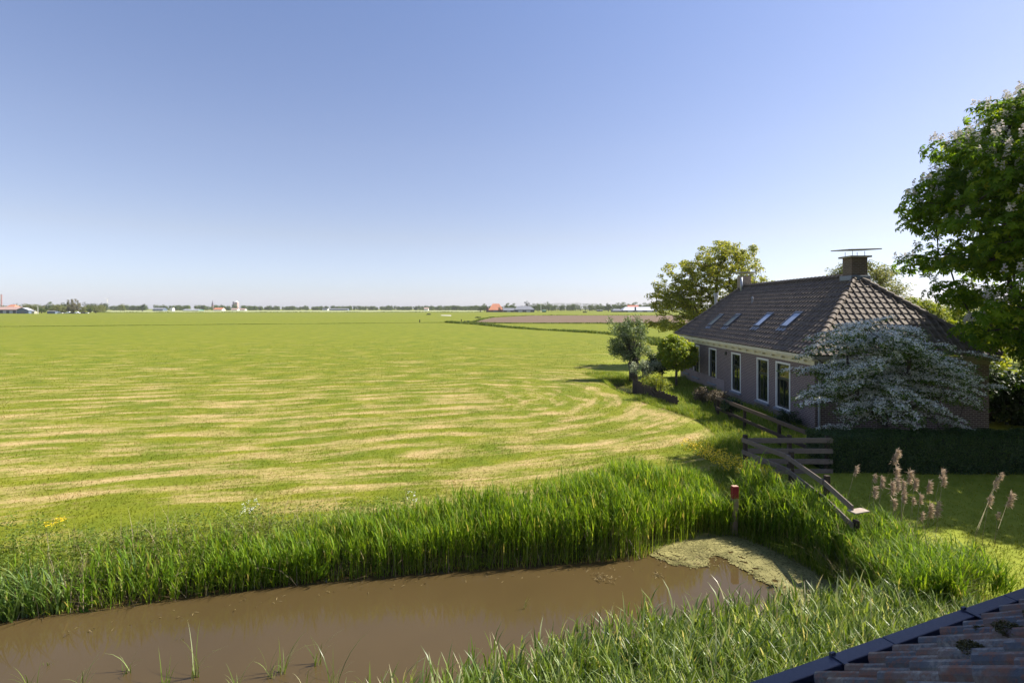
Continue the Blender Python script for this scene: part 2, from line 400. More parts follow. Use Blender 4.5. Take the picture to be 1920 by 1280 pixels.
REED = [(0, (.06,.125,.008)), (.35, (.12,.22,.012)), (.7, (.18,.295,.018)), (.93, (.26,.34,.04)), (1, (.40,.34,.15))]
reed_m = leaf_mat('reed_leaf', REED, .42, .55, 1.5, spec=.22)
NREED = [(0, (.05,.10,.012)), (.3, (.11,.18,.018)), (.6, (.19,.27,.035)), (.8, (.28,.36,.13)), (.93, (.38,.44,.22)), (1, (.52,.46,.26))]  # pale upper stops paint the sheen on the blades as colour
nreed_m = leaf_mat('sheen_reed_leaf', NREED, .36, .36, 1.4, spec=.5)
GRASS = [(0, (.08,.14,.010)), (.4, (.14,.215,.014)), (.75, (.21,.28,.025)), (.94, (.30,.33,.06)), (1, (.46,.39,.18))]
grass_m = leaf_mat('bank_grass', GRASS, .4, .6, 1.4, spec=.2)
HERB = [(0, (.07,.12,.015)), (.5, (.12,.18,.025)), (.85, (.18,.24,.05)), (1, (.32,.28,.13))]
herb_m = leaf_mat('herb_leaf', HERB, .35, .6, 1.3, spec=.2)

def reeds(base, H, nleaf=7, leaf=.38, lw=.022, wind=(.5,.15), stemw=.007, spread=.9, bare=.35):
    """Reed plants: a stem each, and long leaves leaving it alternately"""
    n = len(base); parts = []
    az = rng.uniform(0, 2*np.pi, n); lean = rng.uniform(0, .10, n)
    wx, wy = wind
    top = base.copy(); top[:,0] += np.cos(az)*lean*H+wx*.12*H; top[:,1] += np.sin(az)*lean*H+wy*.12*H; top[:,2] += H*.93
    parts.append(blades(base, H*.95, np.full(n, stemw*1.6), np.arctan2(top[:,1]-base[:,1], top[:,0]-base[:,0]),
                        np.hypot(top[:,0]-base[:,0], top[:,1]-base[:,1])/H, 0.02, 2, var=rng.uniform(.5, .97, n)))
    for k in range(nleaf):
        f = bare+(1-bare)*(k+rng.random(n))/nleaf*.98
        p = base+(top-base)*f[:,None]
        la = az*0+rng.uniform(0, 2*np.pi, n)
        dx = np.cos(la)+wx; dy = np.sin(la)+wy
        LL = leaf*rng.uniform(.65, 1.2, n)*(1-.25*np.abs(f-.6))
        parts.append(blades(p, LL, lw*rng.uniform(.6, 1.25, n), np.arctan2(dy, dx), rng.uniform(.15, .75, n)*spread, rng.uniform(.1, .9, n)*spread, 3))
    return joinm(parts)

def scatter(poly, n):
    poly = np.array(poly, float); lo, hi = poly.min(0), poly.max(0); out = np.zeros((0,2))
    while len(out) < n:
        q = rng.uniform(lo, hi, (n*3, 2)); out = np.concatenate([out, q[sdf(q, poly) < 0]])
    return out[:n]
def along(path, n, lo, hi):     # random points along a polyline, offset left by lo..hi
    path = np.array(path, float); seg = np.hypot(*(path[1:]-path[:-1]).T); cum = np.concatenate([[0], np.cumsum(seg)])
    u = rng.uniform(0, cum[-1], n); i = np.clip(np.searchsorted(cum, u)-1, 0, len(seg)-1); f = (u-cum[i])/seg[i]
    p = path[i]+(path[i+1]-path[i])*f[:,None]; d = (path[i+1]-path[i])/seg[i][:,None]
    nrm = np.stack([-d[:,1], d[:,0]], 1); return p+nrm*rng.uniform(lo, hi, n)[:,None]
def vn(P, s=1., seed=0):        # cheap smooth noise 0..1
    x, y = P[:,0]*s+seed*13.7, P[:,1]*s+seed*7.1
    return .5+.25*(np.sin(x*1.3+1.7*np.sin(y*.9))+np.sin(y*1.9+1.3*np.sin(x*1.1+2)))
def on_ground(P): return np.column_stack([P, ground_z(P)])
def stuff(name, parts, mat, label, cat):
    V, F_, v = joinm(parts); return tag(np_mesh(name, V, F_, mat, var=v), label, cat, kind='stuff')

# ---------------------------------------------------------------- neighbouring brick farmhouse
import bmesh
HX0, HX1, HY0, HY1 = 12.38, 19.50, 21.8, 39.2
EZ, RX, RZ, RY0, RY1 = 3.10, 16.0, 6.50, 24.85, 36.9
OV = .28
brick = brick_mat('brick_wall', (.17,.105,.10), (.105,.065,.062), (.34,.30,.28))
white = simple_mat('white_paint', (.72,.70,.64), .5, nscale=5, amt=.08)
cream = simple_mat('cream_paint', (.62,.56,.42), .55, nscale=3, amt=.12)
dgreen = simple_mat('dark_sash_paint', (.018,.026,.022), .35, nscale=4)
bluestone = simple_mat('blue_stone', (.20,.22,.25), .7, nscale=9)
zinc = simple_mat('zinc', (.33,.35,.38), .45, .5, nscale=4, amt=.15)
lead = simple_mat('lead_flashing', (.20,.22,.26), .55, .2, nscale=7, amt=.2)
t = NT('window_glass'); p_ = t.prin((.015,.018,.016), .02, spec=.9); glass = t.end(p_)
t = NT('net_curtain'); curt = t.end(t.prin((.35,.37,.33), .9))
def tile_mat(name, a, b, lich):
    t = NT(name); n1 = t.noise(t.pos(), 3.2, 4, .6); n2 = t.noise(t.pos(), 17, 5, .7); n3 = t.noise(t.pos(), .8, 4, .6)
    c = t.mix(t.ramp(n1, [(.3,0.),(.7,1.)]), a, b)
    c = t.mix(t.math('MULTIPLY', t.ramp(n2, [(.5,0.),(.68,1.)]), t.ramp(n3, [(.35,.15),(.65,.8)])), c, lich)
    return t.end(t.prin(c, .72, normal=t.bump(n2, .5, .004), spec=.3))
rooft = tile_mat('concrete_roof_tile', (.090,.072,.058), (.175,.138,.108), (.30,.25,.19))

house = thing('farmhouse', 'brick farmhouse with dark hipped tile roof, four skylights and two chimneys beyond the hedge', 'house', (HX0, HY0, 0))
ho = (HX0, HY0, 0)
WIN = [(23.72,25.02,.40,2.54), (25.72,26.96,.40,2.54), (28.85,30.08,.40,2.54), (32.30,33.52,.40,2.54), (35.2,36.4,.40,2.54), (37.25,38.2,.45,1.35)]
m = MB(); T = .28; WT = 2.86
edges = sorted(WIN); y = HY0
for (a, b, z0, z1) in edges:
    m.box(HX0, HX0+T, y, a, -.2, WT); m.box(HX0, HX0+T, a, b, -.2, z0); m.box(HX0, HX0+T, a, b, z1, WT); y = b
m.box(HX0, HX0+T, y, HY1, -.2, WT)
m.box(HX0+T, HX1-T, HY0, HY0+T, -.2, WT); m.box(HX1-T, HX1, HY0, HY1, -.2, WT); m.box(HX0+T, HX1-T, HY1-T, HY1, -.2, WT)
wall = m.build('wall', brick, house, ho)
m = MB(); m.box(HX0+T+.01, HX1-T-.01, HY0+T+.01, HY1-T-.01, 2.75, 2.82); m.build('ceiling', white, house, ho)
m = MB(); m.box(HX0-.035, HX0-.004, 31.0, HY1-.1, -.15, .78); 
plaster = simple_mat('grey_plaster', (.27,.215,.205), .9, nscale=2, amt=.15, bump=.01)
m.build('plinth', plaster, house, ho)
for i, (a, b, z0, z1) in enumerate(WIN):
    # outer white frame
    w = MB(); x0, x1 = HX0-.02, HX0+.12; fw = .085
    w.box(x0, x1, a-.003, a+fw, z0+.001, z1); w.box(x0, x1, b-fw, b+.003, z0+.001, z1); w.box(x0, x1, a+fw, b-fw, z1-fw, z1)
    w.box(x0, x1, a+fw, b-fw, z0+.001, z0+.06)
    wo_ = w.build('window', white, house, ho, bevel=.006)
    s_ = MB(); x0, x1 = HX0+.04, HX0+.10; A, B, z0s, z1s = a+fw, b-fw, z0+.06, z1-fw
    zt = z0s+(z1s-z0s)*.66 if z1-z0 > 1.5 else None
    s_.box(x0, x1, A, A+.05, z0s, z1s); s_.box(x0, x1, B-.05, B, z0s, z1s)
    s_.box(x0, x1, A+.05, B-.05, z1s-.055, z1s); s_.box(x0, x1, A+.05, B-.05, z0s, z0s+.07)
    if zt:
        s_.box(x0-.02, x1, A+.05, B-.05, zt-.05, zt+.05); mid = (A+B)/2; s_.box(x0, x1, mid-.022, mid+.022, z0s+.07, zt-.05)
    s_.build('sash', dgreen, wo_, ho)
    g = MB(); g.box(HX0+.066, HX0+.074, A+.03, B-.03, z0s+.03, z1s-.03); g.build('pane', glass, wo_, ho)
    sl = MB(); sl.box(HX0-.11, HX0+.03, a-.06, b+.06, z0-.10, z0-.001); sl.build('sill', bluestone, wo_, ho, bevel=.008)
# cornice along the eaves, brackets, gutter
m = MB()
m.box(HX0-.22, HX0+.02, HY0-.20, HY1+.2, 2.87, 2.94); m.box(HX0-.27, HX0-.16, HY0-.25, HY1+.2, 2.943, 3.07)
m.box(HX0-.05, HX0-.003, HY0-.03, HY1, 2.66, 2.867)
m.build('cornice', cream, house, ho, bevel=.008)
y = HY0+.5
while y < HY1-.3:
    MB().box(HX0-.19, HX0-.053, y, y+.14, 2.78, 2.867).build('bracket', cream, house, ho, bevel=.006); y += .92
m = MB(); m.box(HX0-.155, HX1+.25, HY0-.25, HY0-.14, 2.93, 3.07); m.box(HX0+.03, HX1+.2, HY0-.20, HY0+.03, 2.86, 2.926); m.box(HX0+.03, HX1+.02, HY0-.05, HY0-.003, 2.70, 2.857)
m.box(HX1+.14, HX1+.25, HY0-.137, HY1+.2, 2.93, 3.07)
m.build('gutter', simple_mat('putty_paint', (.28,.25,.20), .6), house, ho, bevel=.008)
m = MB(); m.tube([(HX0+.12, HY0-.10, 2.93), (HX0+.12, HY0-.10, -.1)], .045, 12)
for z in (.6, 1.7, 2.6): m.tube([(HX0+.12, HY0-.10, z-.02), (HX0+.12, HY0-.10, z+.02)], .055, 12)
m.build('downpipe', zinc, house, ho, smooth=False)
m = MB(); m.box(HX0-.06, HX0-.004, 30.75, 30.9, 2.32, 2.5); m.build('wall_lamp', dgreen, house, ho)

def slope_mesh(name, O, u, w, U, W, cuts, mat, parent, off, pu=.30, pw=.335, roll=.085, rh=.05, lip=.034):
    """tiled slope: rolls and overlapping courses, cut by planes"""
    O, u, w = Vector(O), Vector(u).normalized(), Vector(w).normalized(); nrm = u.cross(w).normalized()
    if nrm.z < 0: nrm = -nrm
    prof = []
    nu = int(U/pu)+1; nw = int(W/pw)+1
    for i in range(nu):
        b = i*pu
        for k in range(7):
            a = k/6; prof.append((b+a*roll, rh*math.sin(math.pi*a)**.8 if 0 < a < 1 else 0))
        prof.append((b+roll+.05, -.004)); prof.append((b+pu-.04, .0)); prof.append((b+pu-.006, .006))
    V = []; Fc = []; n = len(prof)
    for j in range(nw):
        w0, w1 = j*pw, (j+1)*pw
        o = len(V)
        for (uu, h) in prof:
            ti = int(uu/pu+1e-6); jit = ((ti*7919+j*104729) % 97)/97*.008
            V.append(O+u*uu+w*w0+nrm*(h-.004)); V.append(O+u*uu+w*w0+nrm*(h+lip+jit)); V.append(O+u*uu+w*w1+nrm*(h+jit*.3))
        for i in range(n-1):
            a = o+i*3; b = a+3
            Fc.append((a, b, b+1, a+1)); Fc.append((a+1, b+1, b+2, a+2))
    me = bpy.data.meshes.new(name); me.from_pydata([tuple(v-Vector(off)) for v in V], [], Fc)
    bm = bmesh.new(); bm.from_mesh(me)
    for (co, no) in cuts:
        bmesh.ops.bisect_plane(bm, geom=bm.verts[:]+bm.edges[:]+bm.faces[:], plane_co=Vector(co)-Vector(off), plane_no=Vector(no), clear_outer=True)
    bmesh.ops.recalc_face_normals(bm, faces=bm.faces)
    bm.to_mesh(me); bm.free()
    return link_mesh(name, me, mat, parent)
ex0, ex1, ey0, ey1 = HX0-OV, HX1+OV, HY0-OV, HY1+OV
A = Vector((RX, RY0, RZ)); B = Vector((RX, RY1, RZ))
hn = lambda p, q: (Vector(q)-Vector(p)).cross(Vector((0,0,1))).normalized()
c00, c10, c01, c11 = Vector((ex0,ey0,EZ)), Vector((ex1,ey0,EZ)), Vector((ex0,ey1,EZ)), Vector((ex1,ey1,EZ))
def outer(no, inside, co): # orient so that 'inside' is kept
    return -no if (Vector(inside)-Vector(co)).dot(no) > 0 else no
def cut(p, q, inside): no = hn(p, q); return (p, outer(no, inside, p))
midL = Vector((ex0, 30, EZ)); midR = Vector((ex1, 30, EZ)); midF = Vector((RX, ey0, EZ)); midB = Vector((RX, ey1, EZ))
top = lambda co, no: (co, no)
roof = slope_mesh('roof', c00, (0,1,0), A-Vector((ex0, RY0, EZ)), ey1-ey0, (A-Vector((ex0,RY0,EZ))).length+.02,
    [cut(c00, A, midL), cut(c01, B, midL), (A, Vector((1,0,0)))], rooft, house, ho)
rf = slope_mesh('roof_slope', c00, (1,0,0), A-Vector((RX, ey0, EZ)), ex1-ex0, (A-Vector((RX,ey0,EZ))).length+.02,
    [cut(c00, A, midF), cut(c10, A, midF)], rooft, house, ho)
rr = slope_mesh('roof_slope', c10, (0,1,0), A-Vector((ex1, RY0, EZ)), ey1-ey0, (A-Vector((ex1,RY0,EZ))).length+.02,
    [cut(c10, A, midR), cut(c11, B, midR), (A, Vector((-1,0,0)))], rooft, house, ho)
rb = slope_mesh('roof_slope', c01, (1,0,0), B-Vector((RX, ey1, EZ)), ex1-ex0, (B-Vector((RX,ey1,EZ))).length+.02,
    [cut(c01, B, midB), cut(c11, B, midB)], rooft, house, ho)
for o in (rf, rr, rb): o.name = 'roof_slope'
def barrels(p, q, r=.125, L=.36):
    p, q = Vector(p), Vector(q); d = (q-p); n = max(1, int(d.length/L)); d.normalize()
    side = d.cross(Vector((0,0,1))).normalized(); up = side.cross(d).normalized(); M = MB()
    for i in range(n):
        a = p+d*(i*L); b = p+d*((i+1)*L+.03); vs = []
        ra, rb_ = r*1.12, r*.92
        for (c_, rr_, h) in ((a, ra, .025), (b, rb_, .0)):
            for k in range(9):
                th = math.pi*(k/8); vs.append(c_+side*math.cos(th)*rr_+up*(math.sin(th)*rr_+h-.05))
        fs = [(k, k+1, 9+k+1, 9+k) for k in range(8)]+[tuple(range(9))]
        M.add(vs, fs)
    return M
R_ = MB()
for (p, q) in ((c00, A), (c10, A), (c01, B), (c11, B), (A, B)):
    b_ = barrels(p+Vector((0,0,.06)), q+Vector((0,0,.06))); R_.add(b_.v, b_.f)
R_.build('ridge_tiles', rooft, house, ho, smooth=False)

# chimneys
cbrick = brick_mat('chimney_brick', (.17,.11,.08), (.10,.07,.055), (.22,.19,.15), stain=.5)
slab = simple_mat('concrete_slab', (.36,.34,.27), .85, nscale=6, amt=.25, bump=.01)
m = MB(); cx0, cx1, cy0, cy1 = 15.75, 16.48, 24.72, 25.42; m.box(cx0, cx1, cy0, cy1, 5.9, 7.36); ch = m.build('chimney', cbrick, house, ho, bevel=.01)
m = MB(); m.box(cx0-.13, cx1+.13, cy0-.13, cy1+.13, 7.362, 7.44); m.build('cap', slab, ch, ho, bevel=.01)
for (px_, py_) in ((cx0+.08,cy0+.08),(cx1-.08,cy0+.08),(cx0+.08,cy1-.08),(cx1-.08,cy1-.08)): MB().tube([(px_,py_,7.44),(px_,py_,7.66)], .012, 6).build('plate_post', zinc, ch, ho)
m = MB(); q = [(cx0-.36,cy0-.34,7.66), (cx1+.44,cy0-.34,7.70), (cx1+.44,cy1+.34,7.78), (cx0-.36,cy1+.34,7.74)]
m.add(q+[(a,b,c+.05) for a,b,c in q], [(0,3,2,1),(4,5,6,7),(0,1,5,4),(1,2,6,5),(2,3,7,6),(3,0,4,7)]); m.build('cover_plate', slab, ch, ho, bevel=.008)
m = MB(); m.box(cx0-.09, cx1+.09, cy0-.10, cy1+.09, 6.30, 6.52); m.build('flashing', lead, ch, ho, bevel=.02)
m = MB(); dx0, dx1, dy0, dy1 = 15.75, 16.4, 36.6, 37.3; m.box(dx0, dx1, dy0, dy1, 5.9, 7.22); ch2 = m.build('chimney', simple_mat('chimney_render', (.30,.24,.20), .9), house, ho, bevel=.01)
m = MB(); m.box(dx0-.22, dx1+.3, dy0-.2, dy1+.2, 7.42, 7.50); m.build('cover_plate', slab, ch2, ho)
for (px_, py_) in ((dx0+.08,dy0+.08),(dx1-.08,dy0+.08),(dx0+.08,dy1-.08),(dx1-.08,dy1-.08)): MB().tube([(px_,py_,7.22),(px_,py_,7.42)], .015, 6).build('plate_post', zinc, ch2, ho)
m = MB(); m.tube([(15.62, 36.3, 6.0), (15.62, 36.3, 7.1)], .08, 10); m.build('flue_pipe', zinc, house, ho, smooth=True)
m = MB(); m.tube([(14.75, 38.6, 4.6), (14.75, 38.6, 5.9)], .10, 10); m.tube([(14.75, 38.6, 5.9), (14.75, 38.6, 6.1)], .17, 10); m.build('flue_pipe', zinc, house, ho)
m = MB(); m.tube([(14.6,32.4,5.2),(14.6,32.4,5.62)], .05, 10); m.tube([(14.6,32.4,5.60),(14.6,32.4,5.74)], [.075,.03], 10)
m.box(14.35, 14.85, 32.2, 32.6, 5.0, 5.02); m.build('roof_vent', lead, house, ho)
# skylights
skyglass = simple_mat('sky_painted_glass', (.27,.32,.42), .06, nscale=1, amt=.1, spec=.9); skyglass2 = simple_mat('dim_glass', (.10,.115,.09), .35, nscale=1, amt=.2, spec=.25)  # sky reflection painted as pane colour: pale on the near pair, dim beyond
sl_ = (RZ-EZ)/(RX-ex0)
for (ya, yb, xa_, xb_) in ((25.5,26.22,13.2,14.02), (28.2,28.92,13.12,13.94), (31.95,32.68,13.0,13.82), (34.45,35.18,12.95,13.77)):
    O = Vector((xa_, ya, EZ+sl_*(xa_-ex0))); uu = Vector((0,1,0)); ww = Vector((1,0,sl_)).normalized(); nn = uu.cross(ww); nn = nn if nn.z > 0 else -nn
    Wd, Ld = yb-ya, (xb_-xa_)*math.sqrt(1+sl_*sl_)
    def slab_on(M, u0, u1, w0, w1, n0, n1):
        P8 = [O+uu*a+ww*b+nn*c for c in (n0, n1) for a, b in ((u0,w0),(u1,w0),(u1,w1),(u0,w1))]
        M.add(P8, [(0,3,2,1),(4,5,6,7),(0,1,5,4),(1,2,6,5),(2,3,7,6),(3,0,4,7)])
    M = MB(); f = .07
    slab_on(M, 0, f, 0, Ld, .02, .12); slab_on(M, Wd-f, Wd, 0, Ld, .02, .12); slab_on(M, f, Wd-f, 0, f, .02, .12); slab_on(M, f, Wd-f, Ld-f*1.6, Ld, .02, .125)
    s0 = M.build('skylight', simple_mat('skylight_frame', (.10,.11,.13), .4, .4), house, ho, bevel=.006)
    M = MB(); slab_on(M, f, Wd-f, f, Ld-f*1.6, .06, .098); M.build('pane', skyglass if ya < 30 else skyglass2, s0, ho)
    M = MB(); slab_on(M, -.06, Wd+.06, -.26, -.002, .035, .05); M.build('apron', lead, s0, ho)

# ---------------------------------------------------------------- our own building: roof edge and gutter in the near corner
G0 = Vector((1.254, 2.85, 0)); gd = Vector((.927, .375, 0)); gn = Vector((-.375, .927, 0))
def gp(s_, n_, z): return tuple(G0+gd*s_+gn*n_+Vector((0,0,z)))
near = thing('tiled_house', 'dark blue gutter rim and rusty slate pantiles of the near house, bottom right corner', 'house', gp(0, -1, 0))
no_ = gp(0, -1, 0)
t = NT('gutter_paint'); nz = t.noise(t.pos(), 3, 5, .6); nf = t.noise(t.pos(), 60, 3, .7)
c = t.mix(t.ramp(nz, [(.3,0.),(.7,1.)]), (.020,.028,.055), (.032,.042,.075)); c = t.mix(t.ramp(nf, [(.66,0.),(.74,.5)]), c, (.12,.12,.12))
gpaint = t.end(t.prin(c, t.ramp(nf, [(.3,.38),(.7,.55)]), spec=.5, normal=t.bump(nz, .15, .01)))
def gbox(M, s0, s1, n0, n1, z0, z1):
    P8 = [gp(s_, n_, z) for z in (z0, z1) for s_, n_ in ((s0,n0),(s1,n0),(s1,n1),(s0,n1))]
    return M.add(P8, [(0,3,2,1),(4,5,6,7),(0,1,5,4),(1,2,6,5),(2,3,7,6),(3,0,4,7)])
gut = None
s0 = -4.0; gi = 0
M = MB()
while s0 < 3.35:       # lengths of rim board with a thin joint between them
    L_ = 1.27; gbox(M, s0, min(s0+L_-.004, 3.36), -.085, 0, 2.95, 3.0); s0 += L_
gut = M.build('gutter', gpaint, near, no_, bevel=.006)
M = MB(); gbox(M, -4, 3.36, -.08, -.06, 2.80, 2.948); gbox(M, -4, 3.36, -.30, -.06, 2.78, 2.798); gbox(M, -4, 3.36, -.32, -.30, 2.78, 3.0); gbox(M, -4, 3.36, -.004, .002, 2.80, 2.948)
M.build('channel', gpaint, gut, no_)
for s_ in (-.62, .62, 1.86, 3.1):
    M = MB(); gbox(M, s_, s_+.03, -.30, -.01, 3.002, 3.008); gbox(M, s_-.002, s_+.032, -.022, -.006, 3.0, 3.02); M.build('gutter_clip', gpaint, gut, no_)
nbrick = brick_mat('near_brick', (.28,.16,.11), (.20,.11,.08), (.34,.30,.25))
M = MB(); gbox(M, -4, 3.36, -4.2, -.36, -.3, 2.78); M.build('wall', nbrick, near, no_)
# wing unseen beyond the right edge, added and sized to shade this roof
M = MB(); gbox(M, 3.45, 9, -5, .02, -.3, 6.6); shade_wing = M.build('shade_wing_wall', nbrick, near, no_)
M = MB(); P_ = [gp(3.46, .03, 6.605), gp(3.46, -5.1, 6.605), gp(3.46, -2.5, 8.6), gp(9.2, .03, 6.605), gp(9.2, -5.1, 6.605), gp(9.2, -2.5, 8.6)]
M.add(P_, [(0,1,2),(3,5,4),(0,2,5,3),(1,4,5,2),(0,3,4,1)]); M.build('shade_wing_roof', rooft, near, no_)
t = NT('old_pantile'); n1 = t.noise(t.pos(), 5.5, 2, .5); n2 = t.noise(t.pos(), 22, 5, .7); n3 = t.noise(t.pos(), 2.2, 3, .6); n4 = t.noise(t.pos(), 55, 3, .6)
c = t.mix(t.ramp(n1, [(.44,0.),(.56,1.)]), (.030,.042,.062), (.085,.050,.042))
c = t.mix(t.math('MULTIPLY', t.ramp(n2, [(.5,0.),(.62,1.)]), .75), c, (.20,.085,.05))
c = t.mix(t.math('MULTIPLY', t.ramp(n3, [(.52,0.),(.62,1.)]), t.ramp(n4, [(.4,.2),(.6,1.)])), c, (.17,.165,.15))
ptile = t.end(t.prin(c, t.ramp(n2, [(.4,.32),(.6,.75)]), spec=.5, normal=t.bump(n2, .5, .006)))
ang = math.radians(37); upv = Vector((-gn[0]*math.cos(ang), -gn[1]*math.cos(ang), math.sin(ang))); nrm_ = gd.cross(upv); nrm_ = nrm_ if nrm_.z > 0 else -nrm_
TP, TL = .215, .30; M = MB(); rr_ = random.Random(3)
for ci in range(-2, 17):
    for cj in range(0, 8):
        u0 = ci*TP-.1+rr_.uniform(-.006,.006); jz = rr_.uniform(-.006, .010); sk = rr_.uniform(-.008,.008); O = Vector(gp(0, -.19+rr_.uniform(-.012,.012), 2.975))
        pr = []
        for k in range(15):     # pantile section: a raised roll and a shallow trough
            a = k/14
            h = .060*math.sin(math.pi*a/.42)**.75 if 0 < a < .42 else (-.016*math.sin(math.pi*(a-.42)/.58) if a >= .42 else 0)
            pr.append((a*(TP+.02), h))
        vs = []
        for (wv, lift) in ((-.03, .030), (TL+.01, .0)):
            for th in (-.014, 0):
                for (uu, h) in pr: vs.append(O+gd*(u0+uu+sk*wv)+upv*(cj*TL+wv)+nrm_*(h+lift+th+jz))
        n = len(pr); fs = []
        for k in range(n-1):
            fs += [(n+k, n+k+1, 3*n+k+1, 3*n+k), (k, 2*n+k, 2*n+k+1, k+1), (k, k+1, n+k+1, n+k)]
        fs += [(0, n, 3*n, 2*n), (n-1, 3*n-1, 4*n-1, 2*n-1)]
        M.add(vs, fs)
M.build('roof', ptile, near, no_, smooth=False)
me = bpy.data.objects['roof'].data if False else None
# moss cushions on the tiles
pm = np.zeros((0,3)); 
for (su, sw, rad) in ((1.05,.62,.075), (1.42,.55,.06), (.62,.70,.06), (1.25,.35,.035), (2.1,.5,.05)):
    k = 700; q = rng.normal(size=(k,3)); q = unit(q)*rad*rng.random((k,1))**.3; q[:,2] = abs(q[:,2])*.6
    pm = np.concatenate([pm, q+np.array(Vector(gp(su, -.19, 2.975))+upv*sw+nrm_*.06)])
V, F_, v = leaves(pm, rng.normal(size=(len(pm),3))+[0,0,1], .014, .008)
moss_m = leaf_mat('moss', [(0,(.03,.035,.01)),(1,(.10,.09,.025))], .1)
np_mesh('moss', V, F_, moss_m, near, v, off=no_)

# ---------------------------------------------------------------- trees
bark = simple_mat('bark', (.11,.085,.06), .9, nscale=7, amt=.4, bump=.03)
dbark = simple_mat('dark_bark', (.065,.055,.045), .9, nscale=9, amt=.4, bump=.03)

def skeleton(base, top, tr, targets, mat, parent, off, trunk_pts=None, rmin=.012, nseg=7, join=.0, power=.5, name='trunk', wob=.06):
    """trunk and boughs: every target (clump centre) is joined to the nearest branch point nearer the trunk"""
    base, top = np.array(base, float), np.array(top, float)
    nodes = [base+(top-base)*t_ for t_ in np.linspace(0, 1, 9)]; par = [-1]+list(range(8))
    order = np.argsort(np.linalg.norm(targets-(base+(top-base)*.55), axis=1))
    for i in order:
        T = targets[i]; Nn = np.array(nodes); d = np.linalg.norm(Nn-T, axis=1)
        up = (T[2]-Nn[:,2]); cost = d+np.where(up < .12*d, (.12*d-up)*1.2, 0)+np.where(np.arange(len(Nn)) < 3, 3*d, 0)
        j = int(np.argmin(cost)); p = Nn[j]; L_ = np.linalg.norm(T-p); k = max(1, int(L_/.55)); last = j
        for q in range(1, k+1):
            f = q/k; c_ = p+(T-p)*f; c_ = c_+np.array([0,0,1])*L_*.10*math.sin(math.pi*f)*(1 if q < k else 0)+rng.normal(size=3)*wob*L_*.25*(q < k)
            nodes.append(c_); par.append(last); last = len(nodes)-1
    n = len(nodes); wgt = np.zeros(n); kids = [[] for _ in range(n)]
    for i in range(1, n): kids[par[i]].append(i)
    for i in range(n-1, -1, -1): wgt[i] = max(1, sum(wgt[c_] for c_ in kids[i]))
    rad = np.maximum(rmin, tr*(wgt/wgt[0])**power)
    M = MB()
    # chains
    starts = [(0, None)]
    while starts:
        s_, pr_ = starts.pop(); ch = ([pr_] if pr_ is not None else [])+[s_]; c_ = s_
        while kids[c_]:
            ks = sorted(kids[c_], key=lambda z: -wgt[z]); nx_ = ks[0]
            for o_ in ks[1:]: starts.append((o_, c_))
            ch.append(nx_); c_ = nx_
        rs = [rad[i] for i in ch]
        if pr_ is not None: rs[0] = min(rad[pr_]*.9, rad[s_]*1.15)
        rs[-1] *= .5
        if len(ch) > 1: M.tube([nodes[i] for i in ch], rs, nseg if rad[s_] > .05 else 4, cap=False)
    M.build(name, mat, parent, off, smooth=True)

def clump_pts(cents, radii, k, shell=.45):
    """k points in each ellipsoidal clump, denser towards its skin"""
    n = len(cents); q = unit(rng.normal(size=(n*k, 3)))*(shell+(1-shell)*rng.random((n*k,1)))
    c = np.repeat(cents, k, 0); r = np.repeat(radii, k, 0); return c+q*r, q
def in_ells(ells, n, skin=.55, zmin=None, ok=None):
    out = []
    vol = np.array([e[1][0]*e[1][1]*e[1][2] for e in ells])**.7; pr = vol/vol.sum()
    while len(out) < n:
        e = ells[rng.choice(len(ells), p=pr)]; d = unit(rng.normal(size=(1,3)))[0]; r = rng.random()**.5; r = skin+(1-skin)*r if rng.random() < .8 else rng.random()*skin
        p = np.array(e[0])+d*r*np.array(e[1])
        if ok is None or ok(p): out.append(p)
    return np.array(out)

# --- horse chestnut beside the house
ch_b = (22.0, 18.6, 0)
chest = thing('horse_chestnut_tree', 'big dark horse chestnut full of white flower candles at the right edge', 'tree', ch_b)
ells = [((22.1,18.5,7.9),(7.7,5.2,5.4)), ((19.6,18.2,5.6),(5.4,4.6,2.7)), ((17.4,18.3,8.3),(2.8,3.0,2.0)), ((18.4,18.3,10.3),(2.6,2.6,1.9)), ((20.6,18.0,10.7),(4.2,3.8,2.0)), ((22.5,17.4,3.5),(5.2,3.8,2.2)), ((24.5,18.3,11.2),(4.5,3.8,2.5)), ((17.2,18.2,9.3),(2.6,2.4,1.6))]
def okc(p):
    if p[2] < 3.2 and p[0] < 18.3: return False
    if p[0] < 14.6 or (p[0] < 15.6 and p[2] < 6.9): return False
    if p[0] < 19.0 and p[1] > 20.3 and p[2] < 6.6: return False
    return True
NC = 520; cc = in_ells(ells, NC, .62, ok=okc); cr = np.column_stack([rng.uniform(.7,1.2,NC), rng.uniform(.7,1.2,NC), rng.uniform(.36,.6,NC)])
skeleton(ch_b, (22.0,18.5,10.0), .42, cc, dbark, chest, ch_b)
P_, q_ = clump_pts(cc, cr, 75, .5)
nl = 6; parts = []; base_d = unit(q_*[1,1,.7]+[0,0,.75]+rng.normal(size=P_.shape)*.25)
t1 = unit(np.cross(base_d, rng.normal(size=P_.shape))); t2 = np.cross(base_d, t1); cv = np.clip(rng.normal(.45,.2,len(P_)), 0, 1)
for k in range(nl):
    a = 2*math.pi*k/nl; d = t1*math.cos(a)+t2*math.sin(a)-base_d*.45
    parts.append(leaves(P_+0, base_d+d*.35, rng.uniform(.15,.22,len(P_)), rng.uniform(.065,.09,len(P_)), cv, .10, d))
V, F_, v = joinm(parts)
chest_leaf = leaf_mat('chestnut_leaf', [(0,(.04,.09,.006)), (.5,(.09,.165,.009)), (.85,(.18,.25,.014)), (1,(.30,.32,.03))], .52, .6, 2.0, spec=.15)
np_mesh('crown', V, F_, chest_leaf, chest, v, off=ch_b)
